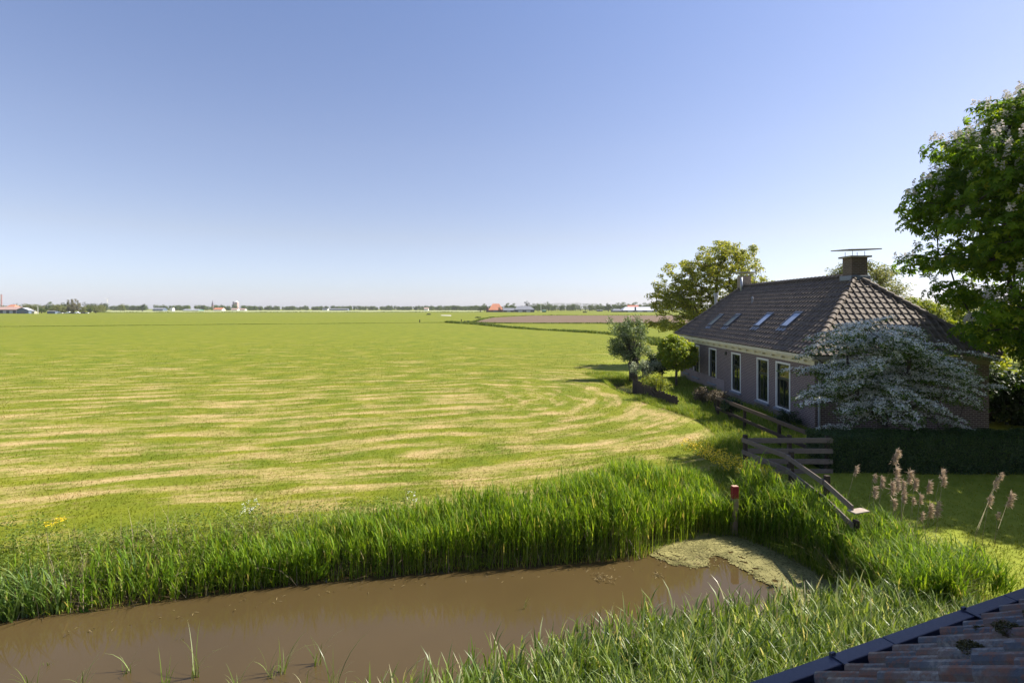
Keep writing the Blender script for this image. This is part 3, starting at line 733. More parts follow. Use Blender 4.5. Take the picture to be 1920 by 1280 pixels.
# flower candles: upright cones of many small florets
outw = np.linalg.norm((P_-np.array([21.8,18.5,7.6]))/np.array([8.0,5.2,5.6]), axis=1)
sel = np.where((q_[:,2] > .25) & (outw > .86))[0]; sel = rng.choice(sel, 1500, replace=False)
parts = []
for i in range(26):
    f = rng.random(len(sel)); a = rng.uniform(0, 2*np.pi, len(sel)); rr2 = .065*(1-f)*1.0+.015
    p = P_[sel]+np.stack([np.cos(a)*rr2, np.sin(a)*rr2, .05+.26*f], 1)
    parts.append(leaves(p, rng.normal(size=p.shape)+[0,0,.5], .06, .055, fold=.25))
V, F_, v = joinm(parts)
blos = leaf_mat('candle_petals', [(0,(.55,.50,.42)), (.8,(.80,.76,.70)), (1,(.80,.66,.58))], .35, .6, .8, yellow=(1,1,1))
tag(np_mesh('blossom', V, F_, blos, chest, v, off=ch_b), kind='stuff')

def tree(name, label, cat, base, th, tr, ells, ncl, clr, leafn, L, W, lm, bk=bark, group=None, up=.8, ok=None, shell=.5, skin=.6, vm=.5, top=None, wob=.06, rmin=.012, power=.5):
    r = thing(name, label, cat, base, 0, group)
    cc = in_ells(ells, ncl, skin, ok=ok); s_ = rng.uniform(.7, 1.3, (ncl,1)); cr = np.array(clr)*s_
    tp = top or (base[0], base[1], th)
    skeleton(base, tp, tr, cc, bk, r, base, wob=wob, rmin=rmin, power=power)
    P_, q_ = clump_pts(cc, cr, leafn, shell)
    v = np.clip(rng.normal(vm, .22, len(P_)), 0, 1)
    V, F_, v = leaves(P_, q_*[1,1,.6]+rng.normal(size=P_.shape)*.45+[0,0,up], rng.uniform(.7,1.3,len(P_))*L, rng.uniform(.7,1.3,len(P_))*W, v)
    np_mesh('crown', V, F_, lm, r, v, off=base); return r

# --- sycamore behind the house: open golden-green crown
syc_leaf = leaf_mat('sycamore_leaf', [(0,(.09,.13,.02)), (.4,(.18,.225,.03)), (.75,(.29,.31,.045)), (1,(.42,.37,.07))], .45, .5, 1.5)
D = 47.0
def E(px, py, rx, rz, Y=D, ry=None): X = xa(px, Y); z = za(py, Y); return ((X, Y, z), (rx*Y/F, (ry or rx*Y/F*.9), rz*Y/F))
sells = [E(1345,498,72,40), E(1290,530,62,42), E(1270,560,50,38), E(1380,500,50,36), E(1250,565,38,22), E(1285,612,62,22), E(1330,590,55,30), E(1415,530,34,22), E(1240,608,32,10), E(1370,470,42,22), E(1400,560,40,30), E(1320,540,60,45)]
xs = xa(1338, D)
tree('sycamore_tree', 'broad open-crowned golden green tree behind the left end of the farmhouse roof', 'tree', (xs, D, 0), 8.0, .36, sells, 680, (.46,.46,.25), 56, .155, .125, syc_leaf, bk=dbark, top=(xa(1345,D), D, 8.6), skin=.55, vm=.55, power=.55)

# --- pollard willow with grey-green head
wil_leaf = leaf_mat('willow_leaf', [(0,(.06,.10,.03)), (.5,(.13,.19,.06)), (.85,(.24,.30,.14)), (1,(.42,.45,.34))], .3, .5, 1.2, yellow=(1.1,1.1,.7))
Dw = 37.5; wb = (xa(1188,Dw), Dw, -.1)
wr_ = thing('pollard_willow', 'grey green pollard willow on a thick dark trunk beside the small pond', 'tree', wb)
M = MB(); M.tube([wb, (wb[0]-.05,Dw,.6), (wb[0],Dw,1.1), (wb[0]+.05,Dw,1.35)], [.34,.27,.40,.30], 12)
for k in range(9):
    a = k*.7; M.tube([(wb[0],Dw,1.15), (wb[0]+.38*math.cos(a),Dw+.38*math.sin(a),1.5)], [.16,.10], 7)
M.build('trunk', dbark, wr_, wb, smooth=True)
we = [E(1180,640,34,34,Dw), E(1160,612,26,17,Dw), E(1190,610,20,16,Dw), E(1166,655,22,20,Dw), E(1200,650,18,22,Dw)]
wc_ = in_ells(we, 90, .5); parts = []; M = MB()
for p in wc_:
    s_ = Vector((wb[0]+random.uniform(-.3,.3), Dw+random.uniform(-.3,.3), 1.4)); M.tube([s_, s_.lerp(Vector(p), .5)+Vector((0,0,.15)), Vector(p)], [.03,.02,.008], 4, cap=False)
M.build('boughs', dbark, wr_, wb)
P_, q_ = clump_pts(wc_, np.full((90,3), .36), 85, .2)
V, F_, v = leaves(P_, rng.normal(size=P_.shape)+[0,0,.3], .16, .06, dirv=q_+rng.normal(size=P_.shape)*.4+[0,0,.3])
np_mesh('crown', V, F_, wil_leaf, wr_, v, off=wb)

# --- ball maple in the garden
map_leaf = leaf_mat('maple_leaf', [(0,(.11,.17,.01)), (.5,(.20,.28,.015)), (.85,(.33,.37,.025)), (1,(.44,.42,.05))], .45, .5, 1.5)
Dm = 34.5; mb_ = (xa(1268,Dm), Dm, 0)
tree('ball_maple', 'small bright green round-headed maple on a straight stem at the house end', 'tree', mb_, 1.7, .08, [E(1272,664,35,26,Dm), E(1262,650,22,20,Dm)], 190, (.26,.26,.18), 70, .14, .12, map_leaf, skin=.75, vm=.5)

def shrub(name, label, base, ells, n, lm, L=.12, W=.08, clr=.3, leafn=60, cat='shrub', group=None, up=.5, vm=.5):
    r = thing(name, label, cat, base, 0, group); cc = in_ells(ells, n, .5); cc[:,2] = np.maximum(cc[:,2], .12)
    M = MB()
    for p in cc[::3]:
        s_ = Vector(base)+Vector((random.uniform(-.1,.1), random.uniform(-.1,.1), 0)); M.tube([s_, s_.lerp(Vector(p), .5)+Vector((0,0,.1)), Vector(p)], [.025,.018,.006], 4, cap=False)
    M.build('stems', dbark, r, base)
    P_, q_ = clump_pts(cc, np.full((n,3), clr)*rng.uniform(.7,1.3,(n,1)), leafn, .35)
    P_[:,2] = np.maximum(P_[:,2], .03); v = np.clip(rng.normal(vm,.25,len(P_)),0,1)
    V, F_, v = leaves(P_, q_+rng.normal(size=P_.shape)*.5+[0,0,up], rng.uniform(.7,1.3,len(P_))*L, rng.uniform(.7,1.3,len(P_))*W, v)
    np_mesh('leaves', V, F_, lm, r, v, off=base); return r
dk_leaf = leaf_mat('dark_shrub_leaf', [(0,(.012,.03,.008)), (.6,(.03,.06,.014)), (1,(.06,.09,.025))], .25, .5, 1.3)
br_leaf = leaf_mat('bright_shrub_leaf', [(0,(.08,.13,.012)), (.6,(.20,.25,.02)), (1,(.36,.36,.05))], .45, .5, 1.5)
brown_leaf = leaf_mat('dry_flower_heads', [(0,(.07,.055,.03)), (.6,(.13,.10,.055)), (1,(.22,.17,.10))], .15, .8, 1.0, yellow=(1,1,1))
pale_leaf = leaf_mat('pale_leaf', [(0,(.14,.18,.09)), (.6,(.30,.34,.20)), (1,(.55,.56,.42))], .3, .6, 1.2, yellow=(1,1,.8))
Y_ = 38.5; shrub('dark_shrub', 'low dark green shrub between the willow and the round maple', (xa(1240,Y_),Y_,0), [E(1236,678,26,18,Y_), E(1225,692,18,12,Y_)], 50, dk_leaf, .14, .09, .35)
Y_ = 34.0; shrub('pale_shrub', 'pale silvery flowering shrub at the foot of the pollard willow', (xa(1203,Y_),Y_,0), [E(1203,688,22,13,Y_), E(1222,684,16,9,Y_)], 30, pale_leaf, .09, .06, .25)
Y_ = 29.5; shrub('bright_grassy_shrub', 'sunlit yellow green bushy plant inside the dark plank fence', (xa(1232,Y_),Y_,0), [E(1225,712,22,9,Y_), E(1246,722,16,9,Y_)], 34, br_leaf, .10, .03, .25, up=.9)
for i, (px, py, rx, rz, lb) in enumerate(((1322,741,20,9,'dry brown flower-head bush at the foot of the facade, nearest the round maple'), (1346,748,18,9,'dry brown flower-head bush beside the start of the low rail fence'), (1372,762,16,8,'small dry brown bush behind the rail fence under the third window'))):
    Y_ = 27.5-i*2.0; shrub('hydrangea_bush', lb, (xa(px,Y_),Y_,0), [E(px,py-2,rx,rz,Y_)], 26, brown_leaf if i != 2 else dk_leaf, .09, .07, .22, group='bushes along the facade', up=.4)
Y_ = 22.9; shrub('evergreen_shrub', 'small dark evergreen shrub under the nearest tall window', (11.9,Y_,0), [((11.75,Y_,.3),(.5,.7,.35))], 24, dk_leaf, .08, .05, .2)
Y_ = 23.5; shrub('corner_bush', 'leafy dark bush against the right corner of the end wall', (20.4,Y_,0), [((20.8,Y_,1.2),(1.3,1.2,1.4))], 60, dk_leaf, .16, .11, .4)
for i, (x_, y_, r_, h_, lb, lm) in enumerate(((22.6,29,2.4,2.6,'sunlit yellow green bush seen between house corner and chestnut','b'), (25.5,31,3,3.6,'taller bright bush behind the chestnut at the right edge','b'),
      (24.5,25.2,1.8,1.5,'dim green bush beneath the chestnut boughs','d'), (22.6,23.0,1.7,2.2,'dark bush closing the gap at the hedge, right of the house corner','d'))):
    shrub('garden_bush', lb, (x_,y_,0), [((x_,y_,h_*.5),(r_,r_*.8,h_*.5))], 80, br_leaf if lm == 'b' else dk_leaf, .2, .14, .5, 70, group='bushes right of the house')

# trees behind the house, right side
loc_leaf = leaf_mat('pale_tree_leaf', [(0,(.09,.12,.05)), (.5,(.17,.20,.08)), (1,(.34,.34,.14))], .4, .5, 1.3)
D = 44.0
tree('ash_tree', 'feathery pale green tree rising behind the big brick chimney', 'tree', (xa(1650,D),D,0), 7, .22, [E(1645,520,40,30,D), E(1678,545,28,28,D), E(1578,506,22,10,D), E(1690,580,24,20,D), E(1600,505,20,12,D)], 110, (.6,.6,.34), 60, .20, .09, loc_leaf, skin=.4, power=.55)
D = 40.0
tree('lime_tree', 'yellow green tree glowing between the roof hip and the chestnut', 'tree', (xa(1745,D),D,0), 4.5, .2, [E(1722,578,24,16,D), E(1765,600,38,28,D), E(1810,630,40,34,D)], 110, (.6,.6,.4), 70, .18, .13, br_leaf, skin=.55)
D = 48.0
tree('garden_tree', 'bushy green tree half hidden behind the chestnut lower boughs', 'tree', (xa(1860,D),D,0), 5, .25, [E(1850,620,70,50,D), E(1920,600,60,60,D)], 130, (.9,.9,.6), 70, .26, .2, syc_leaf, skin=.6)

# --- hawthorn in blossom, in layered sprays, before the end wall
hb = (12.9, 18.6, 0); haw = thing('hawthorn_tree', 'hawthorn smothered in white blossom, spreading in flat sprays before the end wall of the farmhouse', 'tree', hb)
HY = 18.5
he = [E(1655,702,104,76,HY,2.0), E(1640,640,85,38,HY,1.8), E(1645,752,108,42,HY,2.0), E(1590,715,58,48,HY,1.5), E(1722,704,64,50,HY,1.6), E(1650,700,75,60,HY,1.3)]
def okh(p): return p[2] > .85 and not (p[1] > 20.9) and p[1] > 16.9
hc = in_ells(he, 200, .55, ok=okh)
ext = [(1505,742),(1512,690),(1535,660),(1800,690),(1822,714),(1785,745),(1765,785),(1735,806),(1672,812),(1570,800),(1548,640),(1640,600),(1708,612),(1740,640),(1790,655),(1560,620),(1600,608)]
hc = np.concatenate([hc, np.array([[xa(px,HY)+0, HY+random.uniform(-.8,.6), za(py+6,HY)] for px,py in ext])])
hctr = np.array([12.9, 18.6, 2.2])
skeleton(hb, (13.0,18.6,2.6), .16, hc, dbark, haw, hb, rmin=.008, power=.55)
fl, lf = [], []
for c_ in hc:
    out = c_-hctr; out[2] *= .3; out = unit(out[None])[0]; out[2] = random.uniform(-.24, .05); out = unit(out[None])[0]
    sd = unit(np.cross(out, [0,0,1])[None])[0]; L1, L2 = random.uniform(.45,.85), random.uniform(.22,.38)
    k = 115; a = rng.uniform(-1,1,k)*L1; b = rng.normal(0,.45,k)*L2*(1-.5*(a/L1)); droop = -.12*(a/L1)**2*np.sign(a)*(a > 0)
    p = c_+out*a[:,None]+sd*b[:,None]; p[:,2] += droop+rng.normal(0,.03,k)
    fl.append(p+[0,0,.06]); p2 = c_+out*(rng.uniform(-1,1.15,130)*L1)[:,None]+sd*(rng.normal(0,.5,130)*L2)[:,None]; p2[:,2] += rng.normal(-.05,.05,130); lf.append(p2)
fl = np.concatenate(fl); lf = np.concatenate(lf); parts = []
fl = fl[rng.random(len(fl)) < np.clip(1.15-.28*vn(fl[:,[0,2]], 2.2, 5), 0, 1)*.86]
for k in range(3):
    o_ = rng.normal(size=fl.shape)*.018; parts.append(leaves(fl+o_, rng.normal(size=fl.shape)*.55+[0,0,1], .045, .045, fold=.1))
V, F_, v = joinm(parts)
haw_fl = leaf_mat('hawthorn_petals', [(0,(.74,.76,.72)), (.7,(.86,.86,.82)), (1,(.74,.76,.58))], .25, .6, .8, yellow=(1,1,1))
tag(np_mesh('blossom', V, F_, haw_fl, haw, v, off=hb), kind='stuff')
V, F_, v = leaves(lf, rng.normal(size=lf.shape)*.5+[0,0,1], .075, .06)
haw_lf = leaf_mat('hawthorn_leaf', [(0,(.035,.08,.012)), (.6,(.08,.15,.02)), (1,(.15,.21,.03))], .35, .5, 1.4)
np_mesh('crown', V, F_, haw_lf, haw, v, off=hb)

# --- clipped hedge
hx0, hx1, hy0, hy1, hz = 9.55, 21.0, 16.15, 17.25, 1.08
hed = thing('clipped_hedge', 'long dark clipped hedge running in front of the farmhouse end wall and hawthorn', 'hedge', (hx0, hy0, 0)); hoff = (hx0,hy0,0)
M = MB(); M.box(hx0+.15, hx1-.15, hy0+.15, hy1-.15, 0, hz-.15); M.build('stems', simple_mat('hedge_core', (.018,.02,.012), .95), hed, hoff)  # one solid near-black box filling the hedge behind its leaves
n = 90000; f = rng.random(n); P_ = np.zeros((n,3)); N_ = np.zeros((n,3))
s1 = f < .42; s2 = (f >= .42) & (f < .88); s3 = f >= .88
P_[:,0] = rng.uniform(hx0, hx1, n); P_[:,1] = rng.uniform(hy0, hy1, n); P_[:,2] = rng.uniform(.02, hz, n)
P_[s1,1] = hy0; N_[s1,1] = -1; P_[s2,2] = hz; N_[s2,2] = 1; P_[s3,0] = hx0; N_[s3,0] = -1
P_ += N_*((vn(P_[:,:2], 1.7)*.09-.05)+(vn(P_[:,[0,2]], 5.1, 3)*.08-.04))[:,None]+rng.normal(size=P_.shape)*.03
V, F_, v = leaves(P_, N_+rng.normal(size=P_.shape)*.6+[0,0,.3], .055, .035)
hedge_m = leaf_mat('hedge_leaf', [(0,(.015,.04,.008)), (.6,(.035,.075,.013)), (1,(.07,.12,.02))], .25, .5, 1.3)
np_mesh('leaves', V, F_, hedge_m, hed, v, off=hoff)

# ---------------------------------------------------------------- fences, marker post
wood = wood_mat('weathered_wood', (.10,.08,.065), (.26,.21,.165))
mwood = wood_mat('shaded_wood', (.07,.05,.038), (.15,.11,.08))  # weathered wood darkened in colour to stand for shade by the hedge
dwood = wood_mat('dark_wood', (.035,.026,.02), (.075,.055,.04))
def gz(x, y): return float(ground_z([[x, y]])[0])
f1 = [(7.04,16.1), (7.54,14.4), (7.38,12.5), (7.16,11.1)]
fr = thing('plank_fence', 'grey plank fence running towards the camera from the gate corner down into the reeds', 'fence', (f1[0][0],f1[0][1],0)); fo = (f1[0][0],f1[0][1],0)
fz = [1.12, 1.07, 1.02, .93]
for (x_, y_), z in list(zip(f1, fz))[:3]:
    M = MB(); M.box(x_-.055, x_+.055, y_-.055, y_+.055, -.7, z+.07); M.build('post', dwood, fr, fo, bevel=.008)
M = MB(); x_, y_ = f1[3]; M.box(x_-.05, x_+.05, y_-.05, y_+.05, -.7, .60); M.build('post', dwood, fr, fo, bevel=.008)
for k in range(3):
    a, b = f1[k], f1[k+1]; d = Vector((b[0]-a[0], b[1]-a[1], 0)).normalized(); n_ = Vector((-d.y, d.x, 0))*-.085
    if n_.x > 0: n_ = -n_
    for dz in (.02, -.34, -.72):
        pz, qz = fz[k]-.10+dz, fz[k+1]-.10+dz
        p = Vector((a[0],a[1],pz))+n_-d*.04; q = Vector((b[0],b[1],qz))+n_+d*.06
        if k == 1: p = p+n_*.35; q = q+n_*.35
        M = MB(); M.bar(p, q, .03, .13); M.build('rail', wood, fr, fo, bevel=.004)
bp = at(1607, 952, .86)
M = MB(); M.bar((bp[0]-.16,bp[1]-.06,.80), (bp[0]+.20,bp[1]+.04,.81), .20, .025); M.build('end_board', simple_mat('pale_board', (.34,.28,.22), .8, nscale=12, bump=.004), fr, fo, bevel=.004)
# the four-rail stretch across to the hedge
g1 = [(7.10,16.07), (8.35,16.1), (9.62,16.12)]
fr2 = thing('rail_fence', 'short four-rail wooden fence panel between the fence corner and the hedge', 'fence', (g1[0][0],g1[0][1],0)); fo = (g1[0][0],g1[0][1],0)
M = MB(); M.box(8.36,8.47,16.13,16.24,-.3,1.16); M.build('post', dwood, fr2, fo, bevel=.008)
M = MB(); M.box(9.50,9.61,16.13,16.24,-.3,1.14); M.build('post', dwood, fr2, fo, bevel=.008)
for z in (1.02, .70, .38, .08):
    M = MB(); M.bar((7.10,16.10,z+random.uniform(-.01,.01)), (9.68,16.10,z), .035, .15); M.build('rail', wood, fr2, fo, bevel=.004)
# long low rail fence along the facade
L1 = [(9.85,17.0), (9.72,19.4), (9.6,22.0), (9.5,24.6)]
fr3 = thing('garden_fence', 'low brown rail fence running along the farmhouse facade in its shade', 'fence', (L1[0][0],L1[0][1],0)); fo = (L1[0][0],L1[0][1],0)
for (x_, y_) in L1:
    M = MB(); M.box(x_-.05, x_+.05, y_-.05, y_+.05, -.3, .93); M.build('post', dwood, fr3, fo, bevel=.008)
for k in range(3):
    for z in (.90, .42):
        a, b = L1[k], L1[k+1]
        M = MB(); M.bar((a[0]-.07,a[1]-.03,z), (b[0]-.07,b[1]+.03,z-.01), .04, .15 if z > .6 else .13); M.build('rail', mwood if z > .6 else dwood, fr3, fo, bevel=.004)  # both rails take darker wood in place of shade
# dark plank revetment beside the pond
Pk = [(7.72,34.0), (7.85,31.5), (7.95,29.0), (8.3,26.6)]
fr4 = thing('plank_screen', 'low dark upright plank fence beside the small pond and the bright bush', 'fence', (Pk[0][0],Pk[0][1],0)); fo = (Pk[0][0],Pk[0][1],0)
M = MB()
for k in range(3):
    a, b = Vector(Pk[k]+(0,)), Vector(Pk[k+1]+(0,)); L_ = (b-a).length; n = int(L_/.15); d = (b-a).normalized()
    for i in range(n):
        p = a+d*(i*.15); h = .55+random.uniform(-.05,.05); M.bar(p+Vector((random.uniform(-.012,.012),0,-.6)), p+Vector((0,0,h)), .03, .135, up=(d.x, d.y, 0))
M.build('planks', dwood, fr4, fo)
M = MB()
for k in range(3): M.bar(Pk[k]+(.38,), Pk[k+1]+(.38,), .05, .08)
M.build('rail', dwood, fr4, fo)

mx, my = 5.50, 13.22
mp = thing('marker_post', 'square pale wooden marker post with a dark red painted top, at the ditch end', 'post', (mx,my,WZ))
M = MB(); M.box(mx-.075, mx+.075, my-.055, my+.055, -1.2, .30)
M.build('shaft', wood_mat('pale_post_wood', (.24,.16,.11), (.40,.29,.21)), mp, (mx,my,WZ), bevel=.006)
M = MB(); M.box(mx-.077, mx+.077, my-.057, my+.057, .302, .60); M.build('painted_top', simple_mat('red_paint', (.28,.02,.025), .55, nscale=10, amt=.25), mp, (mx,my,WZ), bevel=.006)
M = MB(); M.box(mx-.073, mx+.073, my-.053, my+.053, .602, .606); M.build('end_grain', simple_mat('end_grain', (.45,.28,.20), .8), mp, (mx,my,WZ))
mp.rotation_euler = (0, math.radians(1.2), math.radians(8))

# ---------------------------------------------------------------- reeds and bank vegetation
path = np.array(FAR)
def top_z(P):       # absolute height the far-bank growth reaches, rising to the right
    x = P[:,0]; return np.interp(x, [-30,-9,-6,-4,-2,0,2.5,4.2,5.5], [.05,.12,.18,.34,.56,.76,.95,.80,.28])
Pf = along(FAR[1:13], 17000, -.12, 2.6); Pf = Pf[Pf[:,0] > -6.2]
keep = rng.random(len(Pf)) < np.clip((Pf[:,0]+6.2)/4, .12, 1)*.95; Pf = Pf[keep]
# thin towards the field
dd = sdf(Pf, DITCH); back = np.interp(Pf[:,0], [-6,-2,0,3,5.5], [1.1,1.4,1.7,2.6,2.2]); keep = dd < back*rng.uniform(.55,1,len(Pf)); Pf = Pf[keep]
B = on_ground(Pf); B[:,2] = np.maximum(B[:,2], WZ-.05)
H = np.clip((top_z(Pf)-B[:,2])*rng.uniform(.72,1.06,len(Pf)), .35, 1.8)
H *= .9+.22*(vn(Pf, 1.6, 2)-.5)
Pl = along(FAR[1:7], 3400, -.1, .75); Pl = Pl[(Pl[:,0] > -13) & (rng.random(len(Pl)) < np.clip((Pl[:,0]+8.6)/2.5, .10, 1))]; Bl = on_ground(Pl); Hl = rng.uniform(.42,.72,len(Pl))*(.75+.5*vn(Pl,1.4,5))
stuff('reeds_far_bank', [reeds(B, H, 8, .32, .024, wind=(.15,-.1), spread=.62, bare=.38), reeds(Bl, Hl, 7, .30, .028, wind=(.15,-.1), spread=.6, bare=.1)], reed_m, 'tall green reed stand along the far bank of the ditch', 'reeds')
# right bank: reeds and long grass round the ditch end
Pr = np.concatenate([along([(5.3,13.3),(6.1,12.6),(6.6,11.6),(6.75,10.5),(6.5,9.5)], 1500, 0, 2.0), scatter([(6.6,9.3),(6.8,11.6),(6.2,13.3),(7.0,13.0),(7.45,11.6),(7.6,10.6),(7.4,9.6),(7.1,8.4),(6.2,8.6)], 1300)])
Pr = Pr[sdf(Pr, DITCH) > -.05]; Pr = Pr[(Pr[:,0] < 7.25+(12.8-Pr[:,1])*.5)]
B = on_ground(Pr); H = rng.uniform(.65,1.2,len(Pr))*np.interp(Pr[:,0], [5.5,6.5,8.0], [.8,.95,.5])
stuff('reeds_right_bank', [reeds(B, H, 8, .34, .023, wind=(.25,-.05), spread=.75)], reed_m, 'dark green reeds growing round the end of the ditch under the fence', 'reeds')
# near bank reeds, paler, swept by the wind
Pn = scatter([(-2.3,6.35),(.2,7.35),(1.3,7.85),(2.7,8.25),(4.1,8.45),(5.6,9.0),(6.6,9.1),(7.2,8.4),(7.0,6.6),(5.0,5.2),(3.4,4.3),(1.0,4.0),(-2.3,4.4)], 4800)
keep = rng.random(len(Pn)) < np.clip((Pn[:,0]+2.6)/1.2, .25, 1); Pn = Pn[keep]
B = on_ground(Pn); tz = np.interp(Pn[:,0], [-1.5,0,2,4,6,7.5], [.42,.50,.55,.52,.42,.25])
H = np.clip((tz-B[:,2])*rng.uniform(.7,1.08,len(Pn)), .3, 1.3)
stuff('reeds_near_bank', [reeds(B, H, 8, .36, .030, wind=(.40,.05), bare=.3, spread=.6)], nreed_m, 'pale wind-swept reeds on the near bank below the gutter', 'reeds')
# herbs, grasses and dead stalks under and behind the reeds
Pg = np.concatenate([along(FAR[:12], 46000, -.1, 2.6), scatter([(5.0,13.2),(3.0,14.2),(3.4,16.2),(6.9,16.4),(7.3,13.9),(7.2,11.6),(6.6,9.6)], 16000), scatter([(6.3,8.8),(6.8,11.8),(7.7,11.5),(8.0,9.8),(7.6,6.8),(5,4.6),(2,4),(-2,4.4),(-2,6.2),(2,8),(5,8.8)], 14000)])
Pg = Pg[(Pg[:,0] > -17) & (sdf(Pg, DITCH) > -.1)]
dd = sdf(Pg, DITCH); bk = np.interp(Pg[:,0], [-12,-5,0,3,5], [1.9,1.7,1.9,2.4,3.0])
keep = (dd < bk*rng.uniform(.35,1,len(Pg))) | (Pg[:,0] > 4.5); Pg = Pg[keep]
B = on_ground(Pg); hh = np.interp(Pg[:,0], [-17,-6,0,4,7.5,9.5], [.5,.46,.42,.5,.55,.22])*rng.uniform(.4,1.15,len(Pg))*(.7+.6*vn(Pg,2.1,4))*np.where((Pg[:,1] > 13.9) & (Pg[:,0] > 4.5), .6, 1)
stuff('bank_grass', [blades(B, hh, rng.uniform(.008,.018,len(Pg)), rng.uniform(0,2*np.pi,len(Pg)), rng.uniform(.05,.5,len(Pg)), rng.uniform(.1,.8,len(Pg)), 3)],
      grass_m, 'rough long grass covering the banks of the ditch', 'grass')
# broad leafed herbs (nettles, cow parsley leaves)
Ph = np.concatenate([along(FAR[:10], 7500, .15, 2.3), scatter([(5.8,13.4),(6.9,15.8),(7.6,15.4),(7.7,12.5),(7.1,11.6)], 1400)]); Ph = Ph[(Ph[:,0] > -16)]
dd = sdf(Ph, DITCH); keep = (dd < np.interp(Ph[:,0], [-12,-4,0,3], [1.9,1.8,1.6,.9])) | (Ph[:,0] > 5); Ph = Ph[keep]; B = on_ground(Ph)
pp = []; hv = np.interp(Ph[:,0], [-16,-6,0,8], [.62,.58,.4,.4])*(.6+.8*vn(Ph,1.3,7))
for k in range(16):
    q = B.copy(); q[:,:2] += rng.normal(0,.06,(len(B),2)); q[:,2] += hv*rng.uniform(.1,.85,len(B)); pp.append(leaves(q, rng.normal(size=q.shape)*.6+[0,0,.8], rng.uniform(.035,.075,len(q)), rng.uniform(.02,.035,len(q))))
stuff('bank_herbs', pp, herb_m, 'leafy weeds crowding the top of the ditch bank', 'weeds')
dead_m = leaf_mat('dead_stalk', [(0,(.16,.11,.06)), (.6,(.34,.26,.16)), (1,(.50,.42,.30))], .15, .8, 1, yellow=(1,1,1))
Pd = np.concatenate([along(FAR[3:10], 900, -.15, 1.6), scatter([(6.5,10.2),(6.7,11.6),(8.2,11.2),(8.2,9.4),(7.0,8.6)], 1500), scatter([(-1.5,5),(5,6),(6,9),(0,7)], 200)]); B = on_ground(Pd)
stuff('dead_stalks', [blades(B, rng.uniform(.3,.95,len(Pd)), np.full(len(Pd),.009), rng.uniform(0,2*np.pi,len(Pd)), rng.uniform(0,.9,len(Pd)), rng.uniform(0,.3,len(Pd)), 2)], dead_m, 'dead straw-coloured stalks tangled among the bank plants', 'dead stalks')
# iris clumps at the left end, each a plant
iris_m = leaf_mat('iris_leaf', [(0,(.06,.13,.02)), (.5,(.12,.20,.04)), (1,(.22,.30,.10))], .38, .45, 1.4, spec=.3)
iris_pos = [at(20,1160,WZ), at(62,1150,WZ), at(-18,1168,WZ), at(105,1146,WZ), at(8,1120,-.4), at(60,1115,-.35), (xa(250,10.5),10.5)]
ilabs = ['sword-leaved iris clump leaning over the water at the left edge', 'grey green iris clump, second along the water from the left edge', 'iris clump cut by the left edge of the picture',
         'iris clump standing just left of the broad dock leaves', 'iris clump behind the leftmost one on the bank', 'iris clump up the bank behind the second one', 'lone iris tuft among weeds right of the dock leaves']
for (ix, iy), lb in zip(iris_pos, ilabs):
    z = max(gz(ix, iy), WZ-.05); n = 40; b = np.column_stack([ix+rng.normal(0,.09,n), iy+rng.normal(0,.08,n), np.full(n, z)])
    V, F_, v = blades(b, rng.uniform(.5,.95,n), rng.uniform(.03,.048,n), rng.uniform(0,2*np.pi,n), rng.uniform(.05,.5,n), rng.uniform(.0,.6,n), 4, root=.7)
    tag(np_mesh('iris_clump', V, F_, iris_m, var=v, off=(ix,iy,z), loc=(ix,iy,z)), lb, 'plant', 'iris clumps on the far bank')
# dock plants with big leaves
for (px, py, lb) in ((160,1125,'dock plant with broad dark leaves standing at the water left of centre bank'), (185,1105,'tall dock plant behind the nearest broad-leaved one'), (600,1078,'small dock with a pale torn leaf hanging to the water')):
    ix, iy = at(px, py, -.45); z = gz(ix, iy); n = 13; q = np.column_stack([ix+rng.normal(0,.05,n), iy+rng.normal(0,.05,n), z+rng.uniform(.05,.3,n)])
    V, F_, v = leaves(q, rng.normal(size=(n,3))*.5+[0,-.6,.5], rng.uniform(.2,.34,n), rng.uniform(.07,.12,n), dirv=rng.normal(size=(n,3))*.5+[0,0,1.])
    tag(np_mesh('dock_plant', V, F_, reed_m, var=v*.6, off=(ix,iy,z), loc=(ix,iy,z)), lb, 'plant', 'dock plants on the far bank')
# loose blades rising from the water at the bottom edge: single tufts
tufts = [(60,1290,.5),(150,1290,.5),(235,1262,.42),(310,1285,.6),(365,1270,.75),(440,1290,.4),(505,1268,.55),(528,1262,.6),(592,1245,.62),(625,1282,.7),(570,1290,.4),(680,1290,.3),(985,1140,.35),(335,1200,.13),(90,1245,.16)]
tl = ['at the bottom edge, leftmost of the loose tufts','at the bottom edge, second loose tuft from the left','with pale spread blades, third along the bottom','with one long arching blade beside the spread one','with tall bent blades, left of the middle pair','short and half cut by the bottom edge','dense and dark, left of a close pair','dense and dark, right of a close pair','with one very tall straight blade standing in open water','upright, the nearest below the very tall blade','short, under the dense pair','low, just left of the near reed bed','thin and lone in the water beyond the near reed bed','tiny drowned shoot in the middle of open water','tiny shoot poking from the water at far left']
for (px, py, h), lb in zip(tufts, tl):
    ix, iy = at(px, py, WZ); n = 5 if h < .4 else 11; b = np.column_stack([ix+rng.normal(0,.035,n), iy+rng.normal(0,.035,n), np.full(n, WZ-.05)])
    V, F_, v = blades(b, rng.uniform(.4,1.1,n)*h, rng.uniform(.010,.018,n), rng.uniform(-1.2,1.2,n)+(rng.random(n) < .3)*3, rng.uniform(.05,.5,n), rng.uniform(.1,.6,n), 5)
    tag(np_mesh('grass_tuft', V, F_, nreed_m, var=v, off=(ix,iy,WZ), loc=(ix,iy,WZ)), 'reed tuft '+lb, 'reed tuft', 'loose tufts standing in the water')

